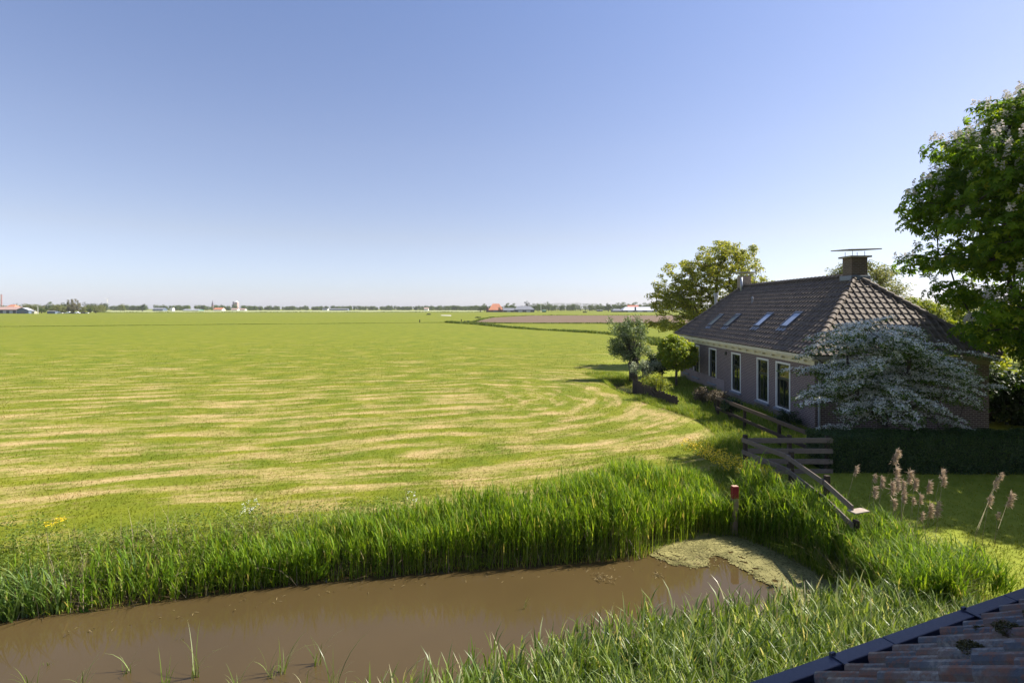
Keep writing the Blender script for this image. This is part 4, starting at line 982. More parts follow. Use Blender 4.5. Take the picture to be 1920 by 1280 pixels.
# old reed plumes above the lawn
plume_m = leaf_mat('reed_plume', [(0,(.32,.23,.15)), (.5,(.52,.39,.27)), (1,(.74,.60,.45))], .35, .8, 1, yellow=(1,1,1))
stalk_m = simple_mat('reed_stalk', (.22,.19,.10), .7, nscale=20)
PL = [(1605,874,1589,933,.55),(1640,889,1630,935,.5),(1652,894,1650,945,.8),(1638,912,1638,960,.8),(1682,843,1650,932,1.25),(1680,876,1676,960,1.1),(1671,904,1670,975,1.1),(1682,900,1678,978,.9),(1705,883,1690,978,1.1),(1692,921,1690,985,1.0),(1674,935,1674,975,.8),(1692,901,1689,985,.7),
      (1715,898,1706,980,.9),(1711,932,1710,980,.5),(1725,927,1720,975,.6),(1741,902,1733,950,1.0),(1767,880,1746,965,.7),(1768,892,1758,972,.8),(1743,945,1738,990,1.2),(1757,942,1750,985,1.2),(1729,960,1722,985,.5),(1877,886,1833,988,.5),(1868,898,1835,990,.7),(1855,928,1846,987,.8),(1895,925,1872,990,1.2),(1870,960,1868,990,.4),(1622,1018,1600,1060,.9),(1600,1048,1597,1085,.7),(1706,1028,1704,1060,.7)]
row = lambda i: ['far left, lone and short','left pair, thinner','left pair, with drooping side','below the left pair','tallest, leaning right above all others','under the tallest','in the dense middle bunch, left','in the dense middle bunch, centre','tall and full, right of the dense bunch','below the tall full one','low in the dense bunch','slim one in front of the bunch',
      'drooping, right of the dense bunch','small bud-like one','small, on a short stalk','curved over to the right, alone','upper of the long-stalked pair','lower of the long-stalked pair','full and low, left of two','full and low, right of two','lowest tiny one over the lit lawn','topmost of the far right group','second in the far right group','slim upright in the far right group','large drooping one at the far right','tiny one beside the large drooping one','pale one deep in the reeds over the algae','stub near the water','slim pale one in front of the lit lawn'][i]
for i, (hx, hy, bx, by, sz) in enumerate(PL):
    Yp = 11.2+((i*37) % 11)*.11 if i < 26 else 10.6
    if i in (21,22,23,24,25): Yp = 11.3
    head = np.array([xa(hx,Yp), Yp, za(hy,Yp)]); lo = np.array([xa(bx,Yp), Yp, za(by,Yp)])
    d = head-lo; g0 = -.25; t_ = (lo[2]-g0)/max(d[2],.05); dn = d/np.linalg.norm(d); base = lo-dn*.15*np.array([1,1,1]); base[0] -= .4*dn[0]*.3; base[2] = gz(base[0],base[1])-.03
    r = thing('reed_plume', 'old reed plume '+row(i), 'reed plume', tuple(base), 0, 'old reed plumes standing above the right bank')
    M = MB(); mid = (base+lo)/2+np.array([-.02,0,0]); M.tube([tuple(base), tuple(mid), tuple(lo), tuple(head)], [.005,.004,.0035,.0025], 5); M.build('stalk', stalk_m, r, tuple(base), smooth=True)
    n = int(110*sz)+34; L_ = .17*sz+.07; f = rng.random(n); ax = unit((head-lo)[None])[0]
    p = head-ax*(L_*f)[:,None]*1.0+rng.normal(0,.006,(n,3)); dv = np.array([1.0,-.15,-.45])+rng.normal(size=(n,3))*.4-ax*.0+np.outer(1-f, ax)*.5
    V, F_, v = leaves(p, rng.normal(size=(n,3)), rng.uniform(.06,.12,n)*(.6+.5*sz), rng.uniform(.008,.015,n), dirv=dv)
    np_mesh('plume', V, F_, plume_m, r, v, off=tuple(base))

# flowers
def flowers(name, P, h, s_, n, mat, label, cat):
    B = on_ground(P); B[:,2] += h; pp = []
    for k in range(n): pp.append(leaves(B+rng.normal(0,.02,B.shape), rng.normal(size=B.shape)*.5+[0,-.2,1], s_, s_))
    stuff(name, pp, mat, label, cat)
yel = leaf_mat('yellow_petals', [(0,(.70,.48,.01)), (1,(.85,.68,.03))], .3, .5, 1, yellow=(1,1,.5))
whi = leaf_mat('white_petals', [(0,(.65,.68,.58)), (1,(.82,.82,.78))], .3, .5, 1, yellow=(1,1,1))
Py = np.concatenate([scatter([(5.6,17.8),(6.2,18.2),(6.9,15.8),(7.2,14.2),(6.7,13.6),(6.2,15.2)], 520), scatter([(6.3,15),(6.9,15.6),(7.1,14.4),(6.8,14.2)], 140)])
flowers('yellow_flowers', Py, rng.uniform(.35,.68,len(Py)), .045, 3, yel, 'bright yellow flowers scattered in the long grass by the fence corner', 'flowers')
Pw = np.concatenate([scatter([(xa(445,12.2),12.0),(xa(480,12.2),12.0),(xa(480,12.2),12.7),(xa(440,12.2),12.7)], 16), scatter([(xa(758,13),12.9),(xa(785,13),12.9),(xa(780,13),13.3),(xa(760,13),13.3)], 8)])
flowers('cow_parsley', Pw, rng.uniform(.25,.5,len(Pw)), .028, 5, whi, 'white cow parsley heads on the far bank behind the reeds', 'flowers')
Pq = scatter([(xa(88,11.8),11.6),(xa(115,11.8),11.6),(xa(112,11.8),12),(xa(92,11.8),12)], 22)
flowers('ragwort', Pq, rng.uniform(.25,.35,len(Pq)), .035, 4, yel, 'small patch of yellow flowers above the iris at the left', 'flowers')

# debris on the water
M = MB()
for (px, py, dx, dy) in ((1680/3+560,0,0,0),):
    pass
deb = leaf_mat('floating_debris', [(0,(.10,.075,.03)), (1,(.26,.20,.09))], .1, .7)
Pb = np.concatenate([rng.normal(at(1130,1085,WZ), (.12,.09), (70,2)), rng.normal(at(1235,1078,WZ), (.05,.05), (30,2)), rng.normal(at(1290,1052,WZ), (.35,.12), (150,2)), scatter([(-8,9.4),(-3,10.9),(3,11.8),(3,11.4),(-3,10.5),(-8,9)], 90)])
Pb3 = np.column_stack([Pb, WZ+rng.uniform(.0,.03,len(Pb))])
# loose scraps of the weed raft drifting off its edge
al_e = np.array(pts); k_ = rng.integers(0, len(al_e), 5200); Pa_ = al_e[k_]+rng.normal(0, .035, (5200,2)); Pa_ = Pa_[sdf(Pa_, DITCH) < .02]
Pa_ = np.concatenate([Pa_, rng.normal((4.1,12.3), (.35,.22), (700,2))])
Va, Fa_, va = leaves(np.column_stack([Pa_, np.full(len(Pa_), WZ+.016)+rng.uniform(0,.006,len(Pa_))]), rng.normal(size=(len(Pa_),3))*.12+[0,0,1], rng.uniform(.02,.07,len(Pa_)), rng.uniform(.02,.05,len(Pa_)))
tag(np_mesh('algae_scraps', Va, Fa_, algm, var=va), 'loose scraps of weed drifting off the edge of the green raft', 'algae', kind='stuff')
V, F_, v = leaves(Pb3, rng.normal(size=Pb3.shape)*.25+[0,0,1], rng.uniform(.03,.12,len(Pb3)), .014); tag(np_mesh('floating_debris', V, F_, deb, var=v), 'bits of dead reed floating on the muddy water', 'debris', kind='stuff')

# ---------------------------------------------------------------- short field grass near the camera, coloured by the same mowing pattern
t = NT('field_blades'); col, n4, dry = field_colour(t); x = t.xyz(t.pos()); var = t.attr()
lawnf = t.ramp(t.math('MULTIPLY', t.math('SUBTRACT', x[0], 7.2), .5), [(0, 0.), (1, 1.)])
col = t.mix(t.math('MULTIPLY', lawnf, t.math('LESS_THAN', x[1], 45)), col, t.mix(t.noise(t.pos(), 2.2, 5, .65), (.12,.17,.012), (.30,.31,.035)))
col = t.mix(.7, col, t.ramp(var, [(0, .75), (.6, 1.), (1, 1.)]), 'MULTIPLY')
p_ = t.prin(col, .8, spec=.12); tr = t.n('BsdfTranslucent'); t.L(t.mix(1.0, col, (1.4,1.35,.8), 'MULTIPLY'), tr.inputs[0])
mx_ = t.n('MixShader'); mx_.inputs[0].default_value = .3; t.L(p_, mx_.inputs[1]); t.L(tr.outputs[0], mx_.inputs[2]); fb_m = t.end(mx_.outputs[0])
n = 330000; r_ = 10.5*(95/10.5)**(rng.random(n)**1.25); th = rng.uniform(math.radians(35), math.radians(146), n)
Pt = np.column_stack([r_*np.cos(th)*1.0, r_*np.sin(th)]); Pt = Pt[(rng.random(len(Pt)) < np.clip((95-r_)/50, 0, 1)) & (Pt[:,1] > 7) & (sdf(Pt, DITCH) > .9) & (sdf(Pt, POND) > .1)]
inh = (Pt[:,0] > HX0-.05) & (Pt[:,0] < HX1+.05) & (Pt[:,1] > HY0-.05) & (Pt[:,1] < HY1+.05); Pt = Pt[~inh]
B = on_ground(Pt); R_d = np.hypot(Pt[:,0], Pt[:,1]); hh = rng.uniform(.025,.06,len(Pt))*(1+(vn(Pt,.9,9)-.5)*.8)
hh = hh+np.clip((R_d-14)/50,0,1)*.03
V, F_, v = blades(B, hh, rng.uniform(.008,.014,len(Pt))*(1+R_d/26), rng.uniform(0,2*np.pi,len(Pt)), rng.uniform(.1,.9,len(Pt)), rng.uniform(0,.6,len(Pt)), 1)
tag(np_mesh('field_grass', V, F_, fb_m, var=v), 'short mown grass of the meadow and garden lawn', 'grass', kind='stuff')
# longer grass at the foot of the fence, the pond and along the facade
PA = np.concatenate([scatter([(7.0,16.4),(6.0,19),(8.0,20.5),(8.3,24),(7.6,26.3),(6.9,28.5),(8.3,28.5),(9.2,27),(9.9,22),(10.2,17.5),(9,16.4)], 16000),
     scatter([(9.9,17.5),(12.3,21.9),(12.3,38.5),(8.9,37),(8.6,30),(9.6,26)], 14000), scatter([(6.0,39),(6.2,34.5),(6.6,31),(7.0,28),(7.9,28),(8.0,33),(8.6,38),(8,42),(5.4,41)], 9000)])
PA = PA[sdf(PA, POND) > -.05]; B = on_ground(PA); mask = vn(PA, 1.1, 11)
hh = rng.uniform(.08,.36,len(PA))*(.35+1.1*mask)
stuff('long_grass', [blades(B, hh, rng.uniform(.012,.022,len(PA)), rng.uniform(0,2*np.pi,len(PA)), rng.uniform(.05,.5,len(PA)), rng.uniform(.1,.7,len(PA)), 2)], grass_m, 'unmown long grass between the meadow and the farmhouse', 'grass')

# ---------------------------------------------------------------- distance: ditches, farms, village, woods
ditch_m = leaf_mat('ditch_edge_grass', [(0,(.05,.09,.012)), (.6,(.085,.13,.018)), (1,(.16,.19,.04))], .3, .7, 1.2, spec=.15)
def strip(name, px, width, h, n, label):
    pth = [at(a, b) for a, b in px]; Pp = along(pth, n, -width/2, width/2); B = np.column_stack([Pp, np.zeros(len(Pp))])
    R_ = np.hypot(Pp[:,0], Pp[:,1]); hh = h*rng.uniform(.5,1.3,len(Pp))*(.6+.8*vn(Pp,.12,3))
    stuff(name, [blades(B, hh, .05+R_*.0011, rng.uniform(0,2*np.pi,len(Pp)), rng.uniform(.1,.5,len(Pp)), rng.uniform(.1,.5,len(Pp)), 2)], ditch_m, label, 'grass')
strip('ditch_grass', [(1238,648),(1222,638.5),(1141,626),(1063,621),(1011,618.4),(948,613.7),(901,608.8),(839,604.8)], 2.2, .55, 5200, 'dark rough grass along the field ditch winding to the right across the meadow')
strip('ditch_grass', [(839,604.8),(779,605),(640,606.5),(400,608.5),(100,611.6),(-80,613)], 1.4, .15, 3400, 'thin dark line of rough grass crossing the whole left meadow')
strip('ditch_grass', [(885,604.6),(905,598),(925,594.5),(1000,591.3),(1300,591.3)], 2.5, .4, 1800, 'green verge round the ploughed field')
strip('ditch_grass', [(884,606),(980,606.6),(1120,606.8),(1245,607.4)], 2.0, .5, 1800, 'dark green verge along the near side of the ploughed field')
strip('ditch_grass', [(180,586),(500,585.6),(905,585.2)], 6, .9, 2600, 'far dark hedge-bank line before the pale field')
def lowbush(px, py, w, h, lb):
    X, Y = at(px, py); s_ = Y/F; cc = np.column_stack([X+rng.uniform(-w/2,w/2,14)*s_, Y+rng.uniform(-1,1,14)*s_*3, rng.uniform(.2,h,14)*s_])
    P_, q_ = clump_pts(cc, np.full((14,3), max(1.2*s_, .2)), 30, .3); P_[:,2] = np.maximum(P_[:,2], .02)
    V, F_, v = leaves(P_, q_+[0,0,.5], .9*s_+.06, .7*s_+.05)
    tag(np_mesh('field_bush', V, F_, dk_leaf, var=v, off=(X,Y,0), loc=(X,Y,0)), lb, 'bush', 'low bushes out in the fields')
lowbush(803, 590, 7, 1.6, 'small dark bush out in the far meadow, left of the pale track')
lowbush(896, 596, 10, 1.8, 'dark scrub patch at the left tip of the ploughed field')
lowbush(852, 604.5, 18, 2.0, 'dark scrub where the ditches meet, left of the ploughed field')
lowbush(875, 604, 14, 2.2, 'second scrub patch, right beside where the ditches meet')
lowbush(1097, 586, 6, 2.0, 'lone dark bush before the avenue of trees')
for (px, py, lb) in ((787,604.5,'small dark post standing by the ditch, left of the scrub'), (865,603.5,'small dark post rising out of the ditch scrub')):
    X, Y = at(px, py); M = MB(); M.box(X-.14, X+.14, Y-.1, Y+.1, 0, .95); M.box(X-.17,X+.17,Y-.13,Y+.13,.95,1.0); tag(M.build('field_post', dwood, None, (X,Y,0)), lb, 'post').location = (X,Y,0)
sheet('gravel_track', [at(826,591.6), at(846,592.4), at(846,590.9), at(828,590.6)], .07, simple_mat('pale_gravel', (.5,.47,.42), .9))

def cmat(name, c, r=.7): return simple_mat(name, c, r, nscale=.3, amt=.12)
dslate, dbrick2, orange = cmat('far_dark_wall', (.06,.07,.085)), cmat('far_brick', (.19,.10,.075)), cmat('orange_tile', (.44,.18,.10))
greyroof, paleroof, pinkroof, bluewall, whitew = cmat('grey_sheet_roof', (.16,.17,.19)), cmat('pale_sheet_roof', (.42,.43,.46)), cmat('pinkish_tile', (.36,.25,.21)), cmat('blue_grey_wall', (.12,.16,.22)), cmat('far_white_wall', (.68,.66,.62))
redroof, greenm = cmat('red_tile', (.42,.14,.09)), cmat('green_paint', (.10,.22,.17))
def barn(name, label, px0, px1, D, ez, rz, depth, wallm, roofm, axis='x', hip=0, doors=0, cat='barn', group=None, over=.4):
    X0, X1 = xa(px0, D), xa(px1, D); cx = (X0+X1)/2; hw = (X1-X0)/2; o = (cx, D+depth/2, 0)
    r = thing(name, label, cat, o, 0, group)
    M = MB(); M.box(X0, X1, D, D+depth, -.2, ez)
    if axis == 'y' : M.prism([(X0, ez+.001), (X1, ez+.001), (cx, rz-.05)], D, D+depth)
    elif not hip: M.prism([(D, ez+.001), (D+depth, ez+.001), (D+depth/2, rz-.05)], X0, X1, axis='x')
    M.build('wall', wallm, r, o)
    M = MB()
    if axis == 'x':
        a0, a1 = X0-over, X1+over; b0, b1, m_ = D-over, D+depth+over, D+depth/2; h0, h1 = a0+hip, a1-hip; e = ez-.1
        v = [(a0,b0,e),(a1,b0,e),(a1,b1,e),(a0,b1,e),(h0,m_,rz),(h1,m_,rz)]
        M.add(v, [(0,1,5,4),(2,3,4,5)]+([(1,2,5),(3,0,4)] if hip else [])+([(0,3,2,1)] if hip else []))
        if not hip: M.add([(x_,y_,z_+.18) for x_,y_,z_ in v], [(0,1,5,4),(2,3,4,5)])
    else:
        a0, a1, b0, b1, e = X0-over, X1+over, D-over, D+depth+over, ez-.1
        v = [(a0,b0,e),(cx,b0,rz),(a1,b0,e),(a0,b1,e),(cx,b1,rz),(a1,b1,e)]
        M.add(v, [(0,1,4,3),(1,2,5,4)]); M.add([(x_,y_,z_+.18) for x_,y_,z_ in v], [(0,1,4,3),(1,2,5,4)])
    M.build('roof', roofm, r, o)
    for k in range(doors):
        w_ = (X1-X0)/(doors*2+1); x_ = X0+w_*(2*k+1); M = MB(); M.box(x_, x_+w_, D-.08, D-.01, 0, min(ez*.75, 3.2)); M.build('door', greyroof if wallm is not dslate else paleroof, r, o)
    return r
barn('long_shed', 'long low dark-walled shed with pinkish roof at the far left', -25, 30, 520, 3.6, 6.4, 14, dslate, pinkroof, doors=4, cat='shed')
barn('orange_roofed_house', 'house with bright orange roof behind the long shed at far left', 4, 25, 565, 5.0, 9.0, 12, dbrick2, orange, hip=4, cat='house')
barn('gabled_shed', 'blue-grey gabled barn facing us, right of the long shed', 31, 53.5, 505, 3.2, 5.5, 5, bluewall, paleroof, axis='y', doors=1)
barn('flat_shed', 'low dark blue shed left of the row of parked cars', 88, 103, 503, 2.1, 2.5, 6, bluewall, greyroof, cat='shed')
barn('small_hut', 'small cream hut between gabled barn and white pole', 59, 64.5, 500, 2.2, 2.7, 3, cmat('cream_wall',(.5,.46,.32)), paleroof, cat='hut')
barn('grey_barn', 'grey blue barn in front of the distant trees, left of the steeple', 286, 305, 1000, 3.2, 6.2, 14, bluewall, greyroof)
barn('white_cottage', 'tiny white cottage left of the steeple', 319, 323, 1010, 5.2, 6.5, 8, whitew, greyroof, cat='cottage')
barn('glass_nursery', 'long low greenish greenhouse left of the steeple', 342, 372, 1050, 1.8, 3.2, 20, greenm, paleroof, cat='greenhouse')
barn('orange_barn', 'wide orange-roofed barn just right of the steeple', 400, 416, 1100, 2.5, 6.2, 14, whitew, orange)
barn('village_house', 'pale house below the square church tower', 433, 445, 1150, 2.2, 5.2, 10, whitew, pinkroof, cat='house', group='pale houses below the church tower')
barn('village_house', 'brown-roofed pale house right of the one under the tower', 447, 459, 1160, 2.0, 4.6, 10, whitew, pinkroof, cat='house', group='pale houses below the church tower')
barn('farm_shed', 'white-fronted farm shed before the middle of the far wood', 604, 614, 1250, 3, 5.5, 12, whitew, dslate, cat='shed')
barn('farm_shed', 'grey farm shed right of the white-fronted one, before the wood', 618, 652, 1260, 2.8, 4.8, 12, bluewall, greyroof, cat='shed')
barn('white_house', 'small white house standing alone before the far trees, centre', 795, 803, 1150, 4, 6.6, 8, whitew, pinkroof, cat='house')
barn('pyramid_farmhouse', 'farmhouse under a huge orange pyramid roof, on the horizon', 916, 943, 700, 2.8, 11.2, 20, dbrick2, orange, hip=5.5, cat='farmhouse', doors=1)
barn('front_house', 'dark brick front house joined left of the orange pyramid roof', 911.5, 916, 704, 4.5, 7.8, 9, dbrick2, greyroof, axis='y', cat='house', over=.2)
barn('low_barn', 'low grey-roofed barn right beside the orange pyramid roof', 943.5, 964, 692, 2.4, 5.4, 15, dslate, greyroof, doors=1)
barn('open_barn', 'wide dark barn with grey roof, right of the low one', 964.5, 1002, 690, 3.4, 8.0, 22, dslate, greyroof, hip=5, doors=2)
barn('cattle_shed', 'small low dark shed left of the wide pale-roofed barn', 1149, 1167, 715, 2.0, 4.4, 14, dslate, greyroof, hip=3, cat='shed')
barn('pale_roofed_barn', 'very wide barn with a pale grey roof before the right-hand wood', 1168, 1232, 710, 2.4, 7.0, 26, dslate, paleroof, hip=6, doors=3)
barn('red_roofed_house', 'red roof showing above the wide pale-roofed barn', 1178, 1198, 760, 5.5, 9.4, 10, dbrick2, redroof, cat='house')
barn('field_hut', 'dark flat hut under the avenue trees, before the wood', 1120, 1130, 860, 1.6, 2.2, 6, dslate, greyroof, cat='hut')
M = MB(); X = xa(1191, 708); M.tube([(X,707,0),(X,707,6.4)], 1.1, 12); M.tube([(X,707,6.4),(X,707,7.2)], [1.15,.2], 12)
o_ = M.build('feed_silo', dslate, None, (X,707,0)); tag(o_, 'dark round silo against the wide pale-roofed barn', 'silo'); o_.location = (X,707,0)
X = xa(1020,690); M = MB(); M.tube([(X-2.6,688,1.5),(X+2.6,688,1.5)], 1.5, 14); M.box(X-2,X-1.4,687,689,0,.4); M.box(X+1.4,X+2,687,689,0,.4)
o_ = M.build('storage_tank', greenm, None, (X,688,0)); tag(o_, 'pale green tank at the foot of the white wind turbine', 'tank'); o_.location = (X,688,0)
# tower, steeple, stack, poles, turbines
def tower(name, label, cat, px, D, wpx, top_py, body_py, m1, m2, n=4):
    X = xa(px, D); w = wpx*D/F/2; zb, zt = za(body_py, D), za(top_py, D); r = thing(name, label, cat, (X,D,0))
    M = MB(); M.box(X-w, X+w, D-w, D+w, -.2, zb); M.build('tower', m1, r, (X,D,0))
    M = MB(); M.add([(X-w*1.05,D-w*1.05,zb+.05),(X+w*1.05,D-w*1.05,zb+.05),(X+w*1.05,D+w*1.05,zb+.05),(X-w*1.05,D+w*1.05,zb+.05),(X,D,zt)], [(0,1,4),(1,2,4),(2,3,4),(3,0,4),(0,3,2,1)]); M.build('spire', m2, r, (X,D,0))
    M = MB(); M.box(X-w*.35, X+w*.35, D-w-.1, D-w-.02, zb*.78, zb*.92); M.build('bell_opening', dslate, r, (X,D,0)); return r
fpurple = cmat('far_slate', (.10,.09,.12))
tower('church_steeple', 'slender dark church steeple rising above the far trees', 'church tower', 398.5, 2300, 2.6, 562.5, 571.5, dbrick2, fpurple)
tw = tower('church_tower', 'broad pale and red church tower right of the slender steeple', 'church tower', 443.5, 2200, 6.0, 563.5, 566.5, cmat('pale_red_stone', (.50,.36,.33)), cmat('white_cap', (.6,.6,.6)))
X = xa(439.6,2200); M = MB(); M.box(X-2.4,X+2.4,2190,2205,-.2,za(565.5,2200)); M.box(X-6,X-3,2190,2205,-.2,za(571,2200)); M.build('dark_side', fpurple, tw, (xa(443.5,2200),2200,0))  # dark left side of the pale tower, built as separate boxes
X = xa(2.7,1500); M = MB(); M.tube([(X,1500,0),(X,1500,za(553,1500)),(X,1500,za(551.8,1500))], [2.0,1.6,1.9], 12); o_ = M.build('factory_chimney', cmat('stack_brick', (.36,.17,.15)), None, (X,1500,0)); tag(o_, 'tall reddish brick factory chimney on the horizon at the far left edge', 'chimney'); o_.location = (X,1500,0)
X = xa(71,500); M = MB(); M.tube([(X,500,0),(X,500,za(574.8,500))], [.28,.16], 8); M.box(X-.3,X+.3,499.7,500.3,-.1,.3); o_ = M.build('white_pole', whitew, None, (X,500,0)); tag(o_, 'thin white pole standing left of the dark blue shed', 'pole'); o_.location = (X,500,0)
def turbine(label, px, D, hub_py, blade_px, mr, rot, lw=.25):
    X = xa(px, D); z = za(hub_py, D); r = thing('wind_turbine', label, 'wind turbine', (X,D,0)); o = (X,D,0)
    M = MB(); M.tube([(X,D,0),(X,D,z)], [mr, mr*.6], 10); M.build('mast', whitew, r, o)
    M = MB(); M.bar((X,D-mr*2,z),(X,D+mr*3,z), mr*1.6, mr*1.6); M.build('nacelle', whitew, r, o)
    for k in range(3):
        a = rot+k*2*math.pi/3; L_ = blade_px*D/F; e_ = Vector((X+L_*math.sin(a), D-mr*2.2, z+L_*math.cos(a))); M = MB(); M.tube([(X,D-mr*2.2,z), (X+L_*.3*math.sin(a),D-mr*2.2,z+L_*.3*math.cos(a)), e_], [lw,lw*1.3,lw*.35], 5); M.build('blade', whitew, r, o)
turbine('thin pale wind turbine on the left horizon, right of the big round tree', 201.5, 1500, 561, 7, .55, 1.05, .35)
turbine('small white wind turbine beside the farms right of the orange roof', 1014.3, 695, 568.5, 5, .42, .0, .16)
# parked cars at the far left
def car(label, px, D, col, van=False):
    X = xa(px, D); r = thing('parked_car', label, 'car', (X,D,0), 0, 'cars parked in a row at the far left farm'); o = (X,D,0); pm_ = simple_mat('car_paint', col, .25, .3, nscale=.2, amt=.03)
    L_, h1, h2 = (2.3, .85, 1.45) if not van else (2.4, 1.0, 2.0)
    M = MB(); M.prism([(X-L_,.35),(X+L_,.35),(X+L_,.75),(X+L_*.95,h1),(X+L_*.5,h1+.08),(X-L_*.95,h1+.05),(X-L_,.8)], D-.85, D+.85); M.build('body', pm_, r, o)
    M = MB(); M.prism([(X-L_*.8,h1+.03),(X+L_*.48,h1+.06),(X+L_*.2,h2),(X-L_*.6,h2)], D-.75, D+.75); M.build('cabin', glass if not van else pm_, r, o)
    for sx in (-1, 1):
        for sy in (-1, 1):
            M = MB(); M.tube([(X+sx*L_*.62,D+sy*.78-.1,.33),(X+sx*L_*.62,D+sy*.78+.1,.33)], .33, 12); M.build('wheel', dslate, r, o)
for px, col, lb, vn_ in ((113,(.75,.75,.75),'white car, leftmost of the row parked right of the dark blue shed',0), (118.5,(.05,.06,.08),'dark car second from the left in the parked row',0), (124,(.7,.7,.7),'white car third from the left in the parked row',0), (129.5,(.75,.76,.78),'white car just left of the big round tree trunk',1), (135,(.06,.07,.1),'dark car between white ones in the middle of the parked row',0),
        (139.5,(.72,.72,.74),'white car under the big round tree',0), (145,(.68,.7,.72),'silver car right of the one under the big tree',1), (150.5,(.04,.05,.07),'black car third from the right end of the row',0), (156,(.08,.07,.08),'dark car next to the last in the row',0), (161.5,(.76,.76,.76),'white car at the right end of the parked row',0)):
    car(lb, px, 497+random.uniform(-3,3), col, vn_)

# trees of the distance
far_a = leaf_mat('far_leaf', [(0,(.045,.08,.015)), (.6,(.08,.13,.02)), (1,(.13,.18,.035))], .25, .7, 1.2, spec=.1)
far_b = leaf_mat('far_yellow_leaf', [(0,(.09,.11,.03)), (.6,(.14,.16,.04)), (1,(.20,.20,.07))], .25, .7, 1.2, spec=.1)
far_c = leaf_mat('far_grey_leaf', [(0,(.10,.10,.06)), (.6,(.17,.16,.10)), (1,(.24,.22,.15))], .25, .7, 1.2, spec=.1)
far_d = leaf_mat('far_dark_leaf', [(0,(.02,.04,.015)), (.6,(.045,.07,.025)), (1,(.08,.10,.04))], .2, .7, 1.2, spec=.1)
def proto(kind, mat, w, h, n=26, k=34):      # unit tree of height h and crown width w
    r = empty('far_tree'); tr_ = MB(); tr_.tube([(0,0,-.2),(0,0,h*.45)], [w*.06,w*.04], 6); tr_.build('trunk', dbark, r)
    e = {'round': [((0,0,h*.6),(w/2,w/2,h*.38))], 'oval': [((0,0,h*.58),(w/2,w/2,h*.42))], 'wide': [((0,0,h*.55),(w/2,w/2,h*.42)),((w*.2,0,h*.35),(w*.35,w*.3,h*.3)),((-w*.2,0,h*.4),(w*.33,w*.3,h*.33))]}[kind]
    cc = in_ells(e, n, .6); P_, q_ = clump_pts(cc, np.full((n,3), w*.14)*rng.uniform(.7,1.3,(n,1)), k, .4)
    V, F_, v = leaves(P_, q_+[0,0,.5]+rng.normal(size=q_.shape)*.4, w*.075, w*.06); np_mesh('crown', V, F_, mat, r, v); return r
protos = {('round',0): proto('round', far_a, 10, 12), ('oval',0): proto('oval', far_a, 6, 14), ('wide',0): proto('wide', far_a, 12, 12), ('wide',1): proto('wide', far_b, 12, 10), ('round',1): proto('round', far_b, 10, 10), ('wide',2): proto('wide', far_c, 11, 15, 44, 44), ('round',3): proto('round', far_d, 10, 12)}
dims = {('round',0):(10,12), ('oval',0):(6,14), ('wide',0):(12,12), ('wide',1):(12,10), ('round',1):(10,10), ('wide',2):(11,15), ('round',3):(10,12)}
used = set()
def ftree(key, px, top_py, wpx, D, label, group=None):
    o = protos[key] if key not in used else copy_tree(protos[key]); used.add(key)
    w, h = dims[key]; o.location = (xa(px,D), D, 0); sx = wpx*D/F/w; o.scale = (sx, sx, za(top_py,D)/h); o.rotation_euler = (0,0,random.uniform(0,6)); o.name = 'far_tree'
    tag(o, label, 'tree', group)
for i in range(25): ftree(('oval',0), 1016+i*4.25+random.uniform(-.8,.8), 567.3+random.uniform(-.9,1.2), 5.4+random.uniform(-.6,1), 900+random.uniform(-4,4), 'tree of the even avenue row right of the white wind turbine', 'avenue of even trees right of the farms')
for i in range(9): ftree(('oval',0), 874+i*4.2+random.uniform(-.5,.5), 573+random.uniform(-.6,.6), 4.4, 1080, 'small slim tree of the short row left of the orange pyramid roof', 'short row of slim trees left of the farm')
ftree(('wide',2), 137.5, 557.5, 19, 540, 'big greyish round-crowned tree above the parked cars')
ftree(('round',3), 267, 569.5, 14, 900, 'dark round tree left of the grey blue barn')
ftree(('round',3), 417, 570.5, 9, 1500, 'dark round tree right of the slender steeple')
for px, tp, w, D, k, lb in ((92,565.5,13,640,('round',0),'taller tree in the left wood above the dark blue shed'), (78,573,18,560,('wide',0),'dark low tree right of the gabled barn'), (64,571,22,600,('wide',1),'yellowish tree behind the gabled barn'), (108,570,22,600,('wide',1),'yellowish tree above the left end of the parked cars'),
        (120,573,16,570,('wide',1),'brownish yellow tree just left of the big grey tree'), (156,573,16,580,('wide',1),'yellow green tree right of the big grey tree'), (169,571.5,14,590,('wide',0),'green tree second right of the big grey tree'), (180,574,12,570,('wide',1),'small tree at the right end of the left wood'),
        (901,575,12,720,('round',3),'dark bushy tree left of the farm with orange roof'), (909,569,9,760,('round',0),'round tree behind the left of the orange pyramid roof'), (951,568,13,770,('round',0),'round tree just right of the orange pyramid roof'), (962,568.5,13,775,('round',0),'round tree second right of the orange pyramid roof'),
        (988,564,12,800,('round',3),'tallest dark tree behind the wide dark barn'), (999,569,14,800,('round',0),'tree behind the right end of the wide dark barn'), (1009,568.5,12,800,('round',0),'tree just left of the white wind turbine'), (1028,565.5,9,880,('round',0),'taller tree near the start of the avenue'),
        (1124,569,11,840,('round',0),'round tree at the right end of the avenue'), (1141,568,14,800,('round',3),'big round tree left of the small low shed'), (1158,567.5,16,900,('round',0),'tree behind the small low shed'), (1172,566.5,20,900,('round',0),'tree left above the wide pale-roofed barn'), (1189,566.5,20,920,('round',0),'tree right above the wide pale-roofed barn'), (1206,567.5,18,900,('round',0),'tree behind the pale-roofed barn near the sycamore'),
        (1220,568,16,900,('round',0),'tree half hidden behind the sycamore branches'), (937,575,6,696,('round',3),'small dark tree in front of the orange pyramid roof')):
    ftree(k, px, tp, w, D, lb)
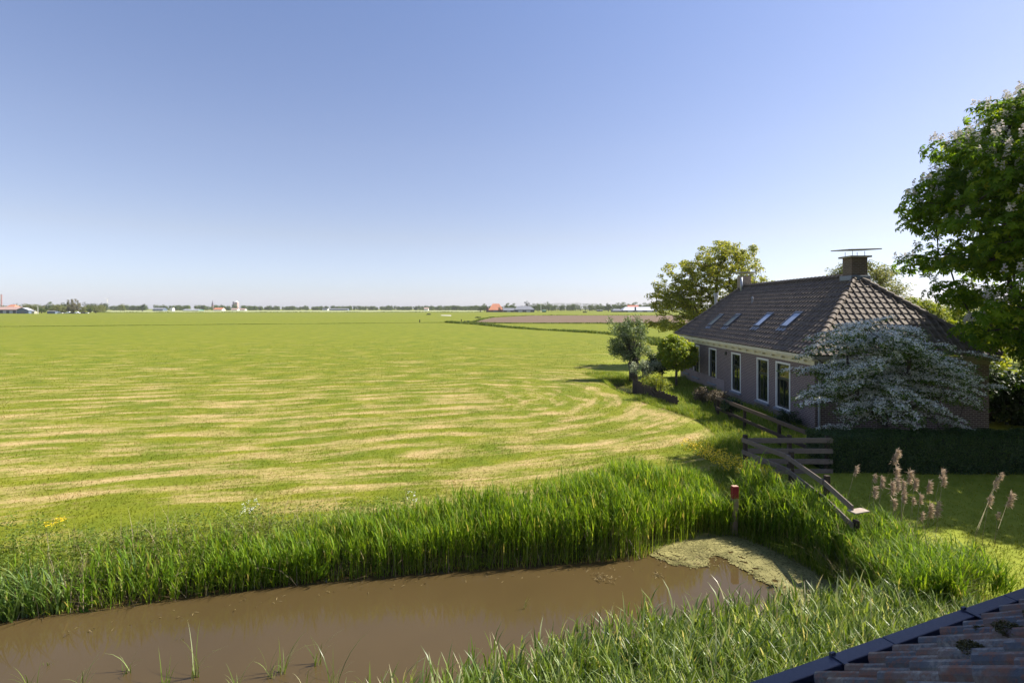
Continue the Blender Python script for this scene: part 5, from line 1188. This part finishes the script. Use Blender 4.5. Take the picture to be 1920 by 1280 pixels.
for k, p in protos.items():
    if k not in used:
        for c_ in list(p.children): bpy.data.objects.remove(c_)
        bpy.data.objects.remove(p)
def wood_mass(name, px0, px1, D, top_fn, mat, label, dens=1., sp=60):
    Xa, Xb = xa(px0,D), xa(px1,D); n = int((Xb-Xa)/3.2*dens); x_ = rng.uniform(Xa, Xb, n); d_ = D+rng.uniform(0, sp, n); tz = np.array([za(top_fn(960+a*F/D), D) for a in x_])*rng.uniform(.72,1.04,n)
    cc = []; rr = []
    for k in range(3):
        cc.append(np.column_stack([x_+rng.normal(0,1.5,n), d_, tz*(.28+.25*k)])); rr.append(np.column_stack([rng.uniform(3,5.5,n), rng.uniform(3,5,n), tz*.24]))
    P_, q_ = clump_pts(np.concatenate(cc), np.concatenate(rr), 46, .6); P_[:,2] = np.maximum(P_[:,2], .1)
    V, F_, v = leaves(P_, q_+[0,-.1,.4]+rng.normal(size=q_.shape)*.4, D*.0013+.3, D*.0010+.3); tag(np_mesh(name, V, F_, mat, var=v), label, 'wood', kind='stuff')
nf = lambda base, amp: (lambda px: base+amp*(math.sin(px*.11)+.6*math.sin(px*.37+1)+.5*math.sin(px*.83)))
wood_mass('distant_wood', -60, 190, 680, lambda px: 569.5+1.2*math.sin(px*.09)+.6*math.sin(px*.3), far_b, 'continuous wood behind the farm at the far left', 1.3)
wood_mass('distant_wood', 90, 186, 900, lambda px: 566.2+.8*math.sin(px*.2), far_d, 'darker, higher strip of wood behind the left farm', 1.0)
wood_mass('distant_wood', 180, 470, 1250, nf(571.8,.7), far_a, 'line of far trees between the left wind turbine and the church tower', 1.2)
wood_mass('distant_wood', 455, 905, 1450, nf(573.3,.7), far_a, 'long far line of trees across the middle of the horizon', 1.2)
wood_mass('distant_wood', 780, 1010, 1300, nf(572.5,.6), far_a, 'far trees behind the farm with the orange roof', 1.0)
wood_mass('distant_wood', 1000, 1300, 1100, nf(569.8,.5), far_a, 'wood closing the horizon behind the avenue and right-hand barns', 1.3)
wood_mass('distant_wood', 1300, 2300, 300, lambda px: 560+5*math.sin(px*.02), far_a, 'trees closing the view behind the farmhouse', 1.2, 40)
wood_mass('distant_wood', -1500, -50, 900, nf(570,.6), far_a, 'trees continuing beyond the left edge', 1.0)

# ---------------------------------------------------------------- air
HAZE = 0.00009
t = NT('haze_air'); pv = t.n('VolumePrincipled'); pv.inputs['Color'].default_value = (1.0,1.0,1.0,1); pv.inputs['Density'].default_value = HAZE; pv.inputs['Anisotropy'].default_value = .2
t.L(pv.outputs[0], t.out.inputs['Volume'])
M = MB(); M.box(-3700, 3700, -400, 3900, -2.6, 62); hz_ = M.build('haze', t.m); tag(hz_, kind='stuff'); hz_['label'] = 'thin pale summer haze over the fields'; hz_['category'] = 'haze'
